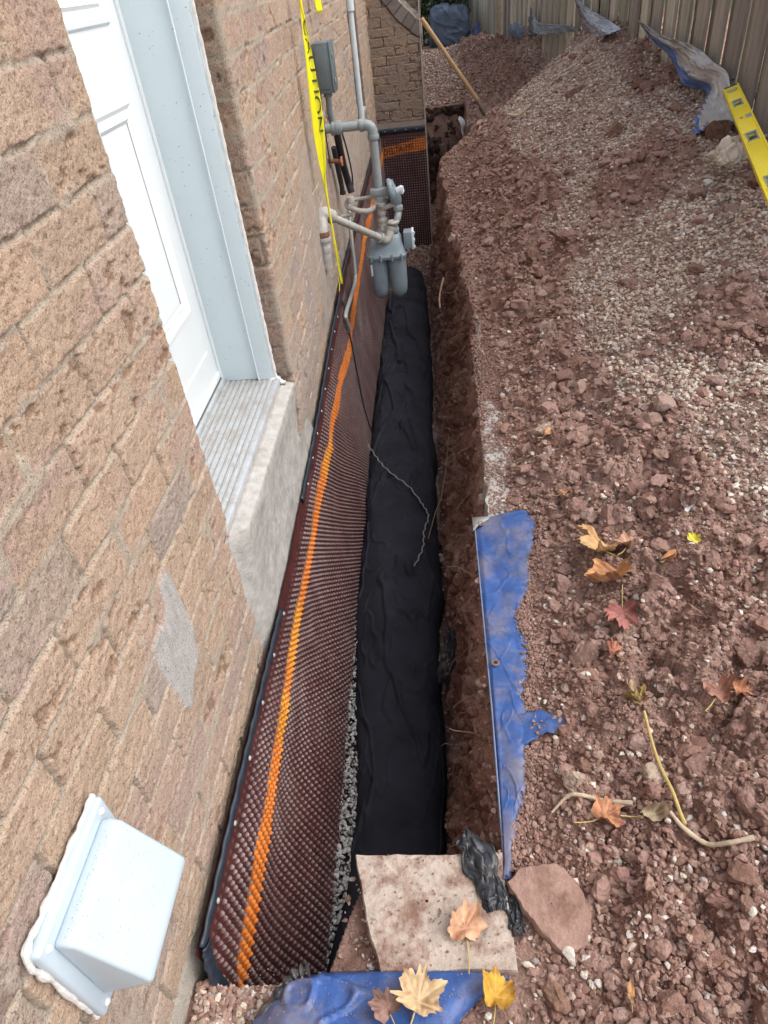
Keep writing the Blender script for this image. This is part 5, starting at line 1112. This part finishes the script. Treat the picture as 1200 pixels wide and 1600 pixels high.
# ---------------------------------------------------------------- leaves on the dirt
MAPLE = [(0, 1.0), (6, .86), (11, .90), (15, .74), (22, .60), (29, .72), (36, .84), (43, .96), (50, .84), (55, .84), (61, .66), (70, .56), (78, .62), (86, .70), (94, .80), (102, .66), (110, .56), (123, .50), (138, .52), (152, .42), (168, .30)]
BROAD = [(0, 1.0), (8, .90), (16, .82), (24, .74), (33, .80), (43, .90), (52, .82), (62, .70), (74, .70), (88, .76), (98, .70), (112, .62), (130, .60), (150, .50), (168, .34)]
OVAL = [(0, 1.0), (20, .75), (40, .52), (60, .42), (90, .38), (120, .40), (150, .45), (175, .5)]
def leaf(x, y, size, rot, col, label, shape=MAPLE, curl=.25, seed=0, tilt=(0, 0), name='maple_leaf', cat='leaf', z=None, grp='fallen leaves on the dirt', cut=None):
    col = np.array(col)*.86+.01
    prof = shape+[(360-a, r) for a, r in shape[::-1] if 0 < a]
    if shape[0][0] == 0: pass
    rs_ = np.random.RandomState(seed); ang = np.radians([a for a, r in prof]); rad = np.array([r for a, r in prof])*(1+.10*rs_.randn(len(prof)))
    A = []; Rr = []
    for i in range(len(ang)):
        j = (i+1) % len(ang); a1 = ang[j] if j else ang[0]+2*math.pi
        for t in (0, .5): A.append(ang[i]+(a1-ang[i])*t); Rr.append(lerp(rad[i], rad[j], t)*(1+(.05 if t else 0)*rs_.randn()))
    A = np.array(A); Rr = np.array(Rr); N = len(A); V = []; 
    K = 10
    for k in range(K+1):
        f = max(k/K, .02); px = Rr*f*np.cos(A); py = Rr*f*np.sin(A)
        rib = np.zeros(N)
        for ra in (0, .75, -.75, 1.65, -1.65): rib = np.maximum(rib, np.exp(-((np.angle(np.exp(1j*(A-ra))))/.07)**2))
        pz = 1.35*curl*(f**2)*(.5*np.sin(A*2+seed)+.6*np.sin(A*3+seed*2.3)*.6+.35)+.22*fbm(px*2+seed, py*2, 3, seed)*f+.05*np.abs(fbm(px*4+seed, py*4, 2, seed+9))+.05*fbm(px*7+seed, py*7, 2, seed)*f-.03*rib*f
        V.append(np.column_stack([px, py, pz]))
    V = np.concatenate(V); i = np.arange(N); F = np.concatenate([np.stack([k*N+i, k*N+(i+1) % N, (k+1)*N+(i+1) % N, (k+1)*N+i], -1) for k in range(K)])
    F = [tuple(f) for f in F]+[tuple(range(N))[::-1]]
    rr = np.hypot(V[:, 0], V[:, 1]); th_ = np.arctan2(V[:, 1], V[:, 0]); vein = np.zeros(len(V))
    for ra in (0, .75, -.75, 1.65, -1.65): vein = np.maximum(vein, np.exp(-((np.angle(np.exp(1j*(th_-ra))))*rr/.03)**2))
    n = fbm(V[:, 0]*3+seed, V[:, 1]*3, 4, seed+5)[:, None]; c = np.array(col)*(1+.35*n); c = lerp(c, np.array(col)*np.array([.45, .30, .25]), ss(.15, .5, fbm(V[:, 0]*2.2+seed*2, V[:, 1]*2.2, 3, seed+6))[:, None]*.7); c = lerp(c, np.array(col)*1.3+.03, vein[:, None]*.5)
    fa = seed*2.4; tq = np.clip(V[:, 0]*math.cos(fa)+V[:, 1]*math.sin(fa)-.25, 0, None); V[:, 2] += tq*1.1; V[:, 0] -= tq*.45*math.cos(fa); V[:, 1] -= tq*.45*math.sin(fa)
    V = V*size*.5; V[:, 2] -= V[:, 2].min()*.7
    Rm = np.array(Matrix.Rotation(rot, 3, 'Z')@Matrix.Rotation(tilt[0], 3, 'X')@Matrix.Rotation(tilt[1], 3, 'Y')); V = V@Rm.T
    m_ = MB().add(V, F); st = Rm@np.array([[-.0, -.02, -.12]]).T
    sp_ = bez([(0, 0, .002), tuple(Rm@np.array([-.35*size, .03*size, .0])), tuple(Rm@np.array([-.75*size, .10*size, .012]))], 12)
    if z is None: z = float(np.max(H(np.array([x, x+.01, x-.01]), np.array([y, y+.01, y-.01]))))+.010
    o = mk(name, V, F, M['leaf'], None, True, c); o.location = (x, y, z)
    s_ = MB().tube([np.array(p)+np.array([x, y, z]) for p in sp_], .0008*max(1, size/.06), 6).done('leaf_stalk', M['stem'], None)
    s_.parent = o; s_.matrix_parent_inverse = base_mat(o).inverted()
    return setp(o, label, cat, grp)
TAN = [.62, .36, .17]
leaf(.985, 1.47, 0.185, 2.6, [.60, .36, .16], 'tan maple leaf, upper of the overlapping pair', seed=1, curl=.3, tilt=(.35, -.1))
leaf(1.045, 1.46, 0.104, 1.0, [.48, .27, .17], 'brown curled maple leaf touching the tan pair on the right', seed=2, curl=.4, tilt=(.3, .2))
leaf(.995, 1.365, 0.175, 3.9, [.58, .29, .12], 'orange tan maple leaf, lower of the overlapping pair', seed=3, curl=.3, tilt=(.25, .15))
leaf(.985, 1.225, 0.116, 4.6, [.36, .13, .11], 'dull red maple leaf below the tan pair', seed=4, curl=.35, tilt=(.3, .1))
leaf(1.21, 1.435, 0.051, 1.2, [.78, .72, .07], 'small bright yellow leaf', seed=5, curl=.2, tilt=(.3, 0))
leaf(1.205, 1.53, 0.073, 1.6, [.52, .52, .55], 'pale grey torn leaf above the yellow one', OVAL, seed=6, curl=.4, tilt=(.5, .2))
leaf(1.12, 1.36, 0.067, .8, [.46, .22, .09], 'small curled orange brown leaf between clods', OVAL, seed=7, curl=.5, tilt=(.4, .3))
leaf(.94, 1.10, 0.055, 2.2, [.42, .17, .10], 'small rusty leaf scrap below the red leaf', seed=8, curl=.4)
leaf(.955, .99, 0.055, 1.3, [.52, .36, .22], 'small tan crumpled leaf above the yellow stem', OVAL, seed=9, curl=.4)
leaf(1.125, .945, 0.091, 1.0, [.42, .20, .13], 'reddish brown flat leaf at the right side', BROAD, seed=10, curl=.2)
leaf(1.175, .955, 0.061, .2, [.50, .22, .11], 'small orange leaf fragment right of the reddish brown one', seed=11, curl=.3)
leaf(.845, .715, 0.091, .4, [.52, .24, .12], 'orange leaf below the pale stick', BROAD, seed=12, curl=.25)
leaf(.93, .70, 0.085, .2, [.40, .32, .20], 'dull olive tan leaf at the foot of the yellow stem', OVAL, seed=13, curl=.4, tilt=(.3, 0))
leaf(.895, 2.055, 0.061, .9, [.52, .28, .14], 'little orange leaf right of the beige knobbly stone', OVAL, seed=14, curl=.3)
leaf(.915, 1.755, 0.067, .3, [.55, .30, .12], 'orange yellow curled leaf on the big reddish clod', OVAL, seed=15, curl=.5)
leaf(.545, .515, 0.104, 1.75, [.60, .34, .20], 'light brown broad leaf lying on the paving slab', BROAD, seed=16, curl=.12, z=.024, grp='fallen leaves on the dirt')
leaf(.455, .385, 0.122, 1.3, [.62, .44, .24], 'large pale tan maple leaf on the near blue tarp', seed=17, curl=.2, z=.058)
leaf(.40, .375, 0.073, 2.2, [.28, .16, .12], 'dark brown leaf tucked under the pale maple leaf on the tarp', BROAD, seed=18, curl=.3, z=.050)
leaf(.595, .40, 0.091, 1.5, [.58, .33, .03], 'yellow ochre leaf on the corner of the near tarp', BROAD, seed=19, curl=.3, z=.035)
leaf(.83, .40, 0.037, 1.5, [.55, .30, .12], 'tiny orange leaf scrap at the bottom edge', OVAL, seed=20, curl=.4)
def lift(p, k=.010):
    out = []
    for q_ in p:
        a = np.array([q_[0]+d for d in (-.012, 0, .012, 0, 0)]); b_ = np.array([q_[1]+d for d in (0, 0, 0, -.012, .012)]); out.append((q_[0], q_[1], float(np.max(H(a, b_)))+k))
    return out
# yellow stem plant
st = empty('withered_plant', (.965, .92, .07), 'withered plant with long yellow stem and folded brown leaf', 'plant')
q = bez(lift([(.968, .93, 0), (.972, .87, 0), (.975, .81, 0), (.982, .745, 0), (.985, .70, 0), (.988, .675, 0)], .014), 40); MB().tube(q, [.0032+.0012*(i/len(q)) for i in range(len(q))], 8).done('stem', M['stem'], st)
for k, (dx, dy, rt) in enumerate([(-.012, .015, 2.4), (.004, .03, 1.2)]):
    o = leaf(.960+dx, .935+dy, .055, rt, [.30, .20, .04], None, OVAL, seed=30+k, curl=.6, tilt=(.5, .3), grp=None, name='folded_leaf', cat=None)
    wl = o.location.copy(); par(o, st)
# sticks
def stick(p, r, label, m, name='stick', seed=1):
    q = bez(lift(p, .012), 40); rs_ = np.random.RandomState(seed); rr = np.interp(np.linspace(0, 1, len(q)), np.linspace(0, 1, len(r)), r)*(1+.07*rs_.randn(len(q)))
    o = MB().tube(q, rr, 9).done(name, m); return setp(o, label, name.replace('_', ' '))
stick([(.742, .742, .040), (.775, .762, .046), (.80, .760, .045), (.85, .752, .058), (.905, .738, .074)], [.0025, .004, .0045, .005, .0055], 'pale bleached stick lying above the orange leaf', M['stick'], seed=2)
stick([(.965, .70, .092), (.985, .668, .094), (1.02, .640, .098), (1.05, .630, .104), (1.095, .632, .118)], [.0035, .005, .005, .0045, .0055], 'pale curved stick at the end of the yellow stem', M['stick'], seed=3)
stick([(1.09, 5.95, .47), (1.18, 5.94, .54), (1.28, 5.95, .60)], [.010, .013, .012], 'light bark strip on the far ridge', M['stick'], seed=4)
# roots sticking out of the trench side
rng = random.Random(77)
for k in range(46):
    y = rng.choice([rng.uniform(.9, 5.2), rng.uniform(2.0, 4.8)]); z = rng.uniform(-.62, -.10); t = (z-ZB)/(-ZB); xb = np.interp(y, XB[:, 0], XB[:, 1]); x = xb+(float(xedge(np.array([y]))[0])-xb)*t**.8+.005
    p = [(x+.02, y, z)]; d = Vector((-.6, rng.uniform(-1, 1), rng.uniform(-.6, .3))).normalized()
    for s in range(5):
        d = (d+Vector((rng.uniform(-.5, .3), rng.uniform(-.7, .7), rng.uniform(-.8, .4)))*.7).normalized(); L_ = rng.uniform(.012, .04); q0 = Vector(p[-1])+d*L_; q0.x = min(q0.x, x+.01); q0.x = max(q0.x, x-.09); p.append(tuple(q0))
    q = bez(p, 20); r0 = rng.uniform(.0014, .0036)
    o = MB().tube(q, [r0*(1-.6*i/len(q)) for i in range(len(q))], 5).done('root', M['root']); setp(o, 'thin root poking out of the trench side', 'root', 'thin roots poking out of the trench side')
for k, (p, r, lb) in enumerate([
  ([(.43, 2.45, -.66), (.47, 2.55, -.58), (.50, 2.7, -.60), (.53, 2.85, -.52), (.55, 2.95, -.40)], .0018, 'thin root bending back up to the trench side'),
  ([(.70, 3.45, .01), (.735, 3.35, .03), (.725, 3.22, .035), (.70, 3.12, .0), (.68, 3.08, -.08), (.67, 3.05, -.2)], .0030, 'dark wiry root hanging over the slab corner'),
  ([(.56, 4.4, -.12), (.53, 4.3, -.2), (.53, 4.15, -.22)], .006, 'light stub of a root under the trench lip')]):
    o = MB().tube(bez(p, 40), r, 7).done('root', M['twig'] if k != 1 else M['twine']); setp(o, lb, 'root')
for pts, lb in [([(.075, 3.30, -.66), (.13, 3.18, -.665), (.18, 3.06, -.65), (.25, 2.95, -.645), (.33, 2.85, -.648), (.40, 2.72, -.665)], 'grey twisted twine lying across the black cloth'), ([(.40, 2.72, -.665), (.43, 2.64, -.68), (.41, 2.5, -.66), (.405, 2.38, -.66), (.37, 2.25, -.65)], 'dark thin cord curling along the right side of the black cloth')]:
    q = bez(pts, 60); m_ = MB()
    zc = np.array([ (p[0], p[1], p[2]) for p in q]); a = np.arange(len(q))*.9
    m_.tube(zc+np.stack([.003*np.cos(a), 0*a, .003*np.sin(a)+.006], -1), .0034, 6); o = m_.done('twine', M['twine']); setp(o, lb, 'twine')
# concrete lumps stuck under the slab edge and in the far trench face
rs2 = np.random.RandomState(5)
for k, (x, y, z, r) in enumerate([(.685, 2.0, -.08, .045), (.685, 2.2, -.12, .045), (.70, 2.45, -.10, .045), (.705, 2.7, -.12, .045), (.71, 2.95, -.10, .045), (.68, 1.85, -.10, .036), (.64, 4.8, .0, .04)]):
    rock('concrete_lump', x, y, r, ['grey concrete lump under the slab edge nearest the tarp', 'second grey concrete lump under the slab edge', 'third grey concrete lump under the slab edge', 'fourth grey concrete lump under the slab edge', 'last grey concrete lump at the far end of the slab edge', 'small grey concrete lump behind the tarp corner', 'pale mortar lump on the trench lip past the slab'][k], 'concrete lump', [.36, .32, .27], 700+k, M['slab'], z=z-r*.2, amp=.3)
for k, (x, z) in enumerate([(.62, -.25), (.72, -.24), (.80, -.27), (.66, -.45)]):
    MB().box((x, 8.70, z), (.06, .05, .17), Matrix.Rotation(.15*(k-1), 3, 'Y'), bev=.012).done('old_block', M['clod'], col=(.16, .11, .085))
    setp(bpy.data.objects[-1] if False else C.objects[-1], ['leftmost muddy block', 'second muddy block', 'rightmost muddy block', 'lowest muddy block'][k]+' set in the dark far end of the trench', 'block')
G = []
for t in np.linspace(0, 1, 24): G.append([(.80+.10*t+.015*math.sin(t*9)+k*.018*(1+math.sin(t*7)*.4), 8.0+k*.05, .20-.30*t+.01*math.cos(k*4+t*5)) for k in np.linspace(-1, 1, 7)])
o = sheet('liner_scrap', np.array(G), M['bag'], None, .002); setp(o, 'crumpled pale plastic liner at the edge of the far hole', 'plastic scrap')
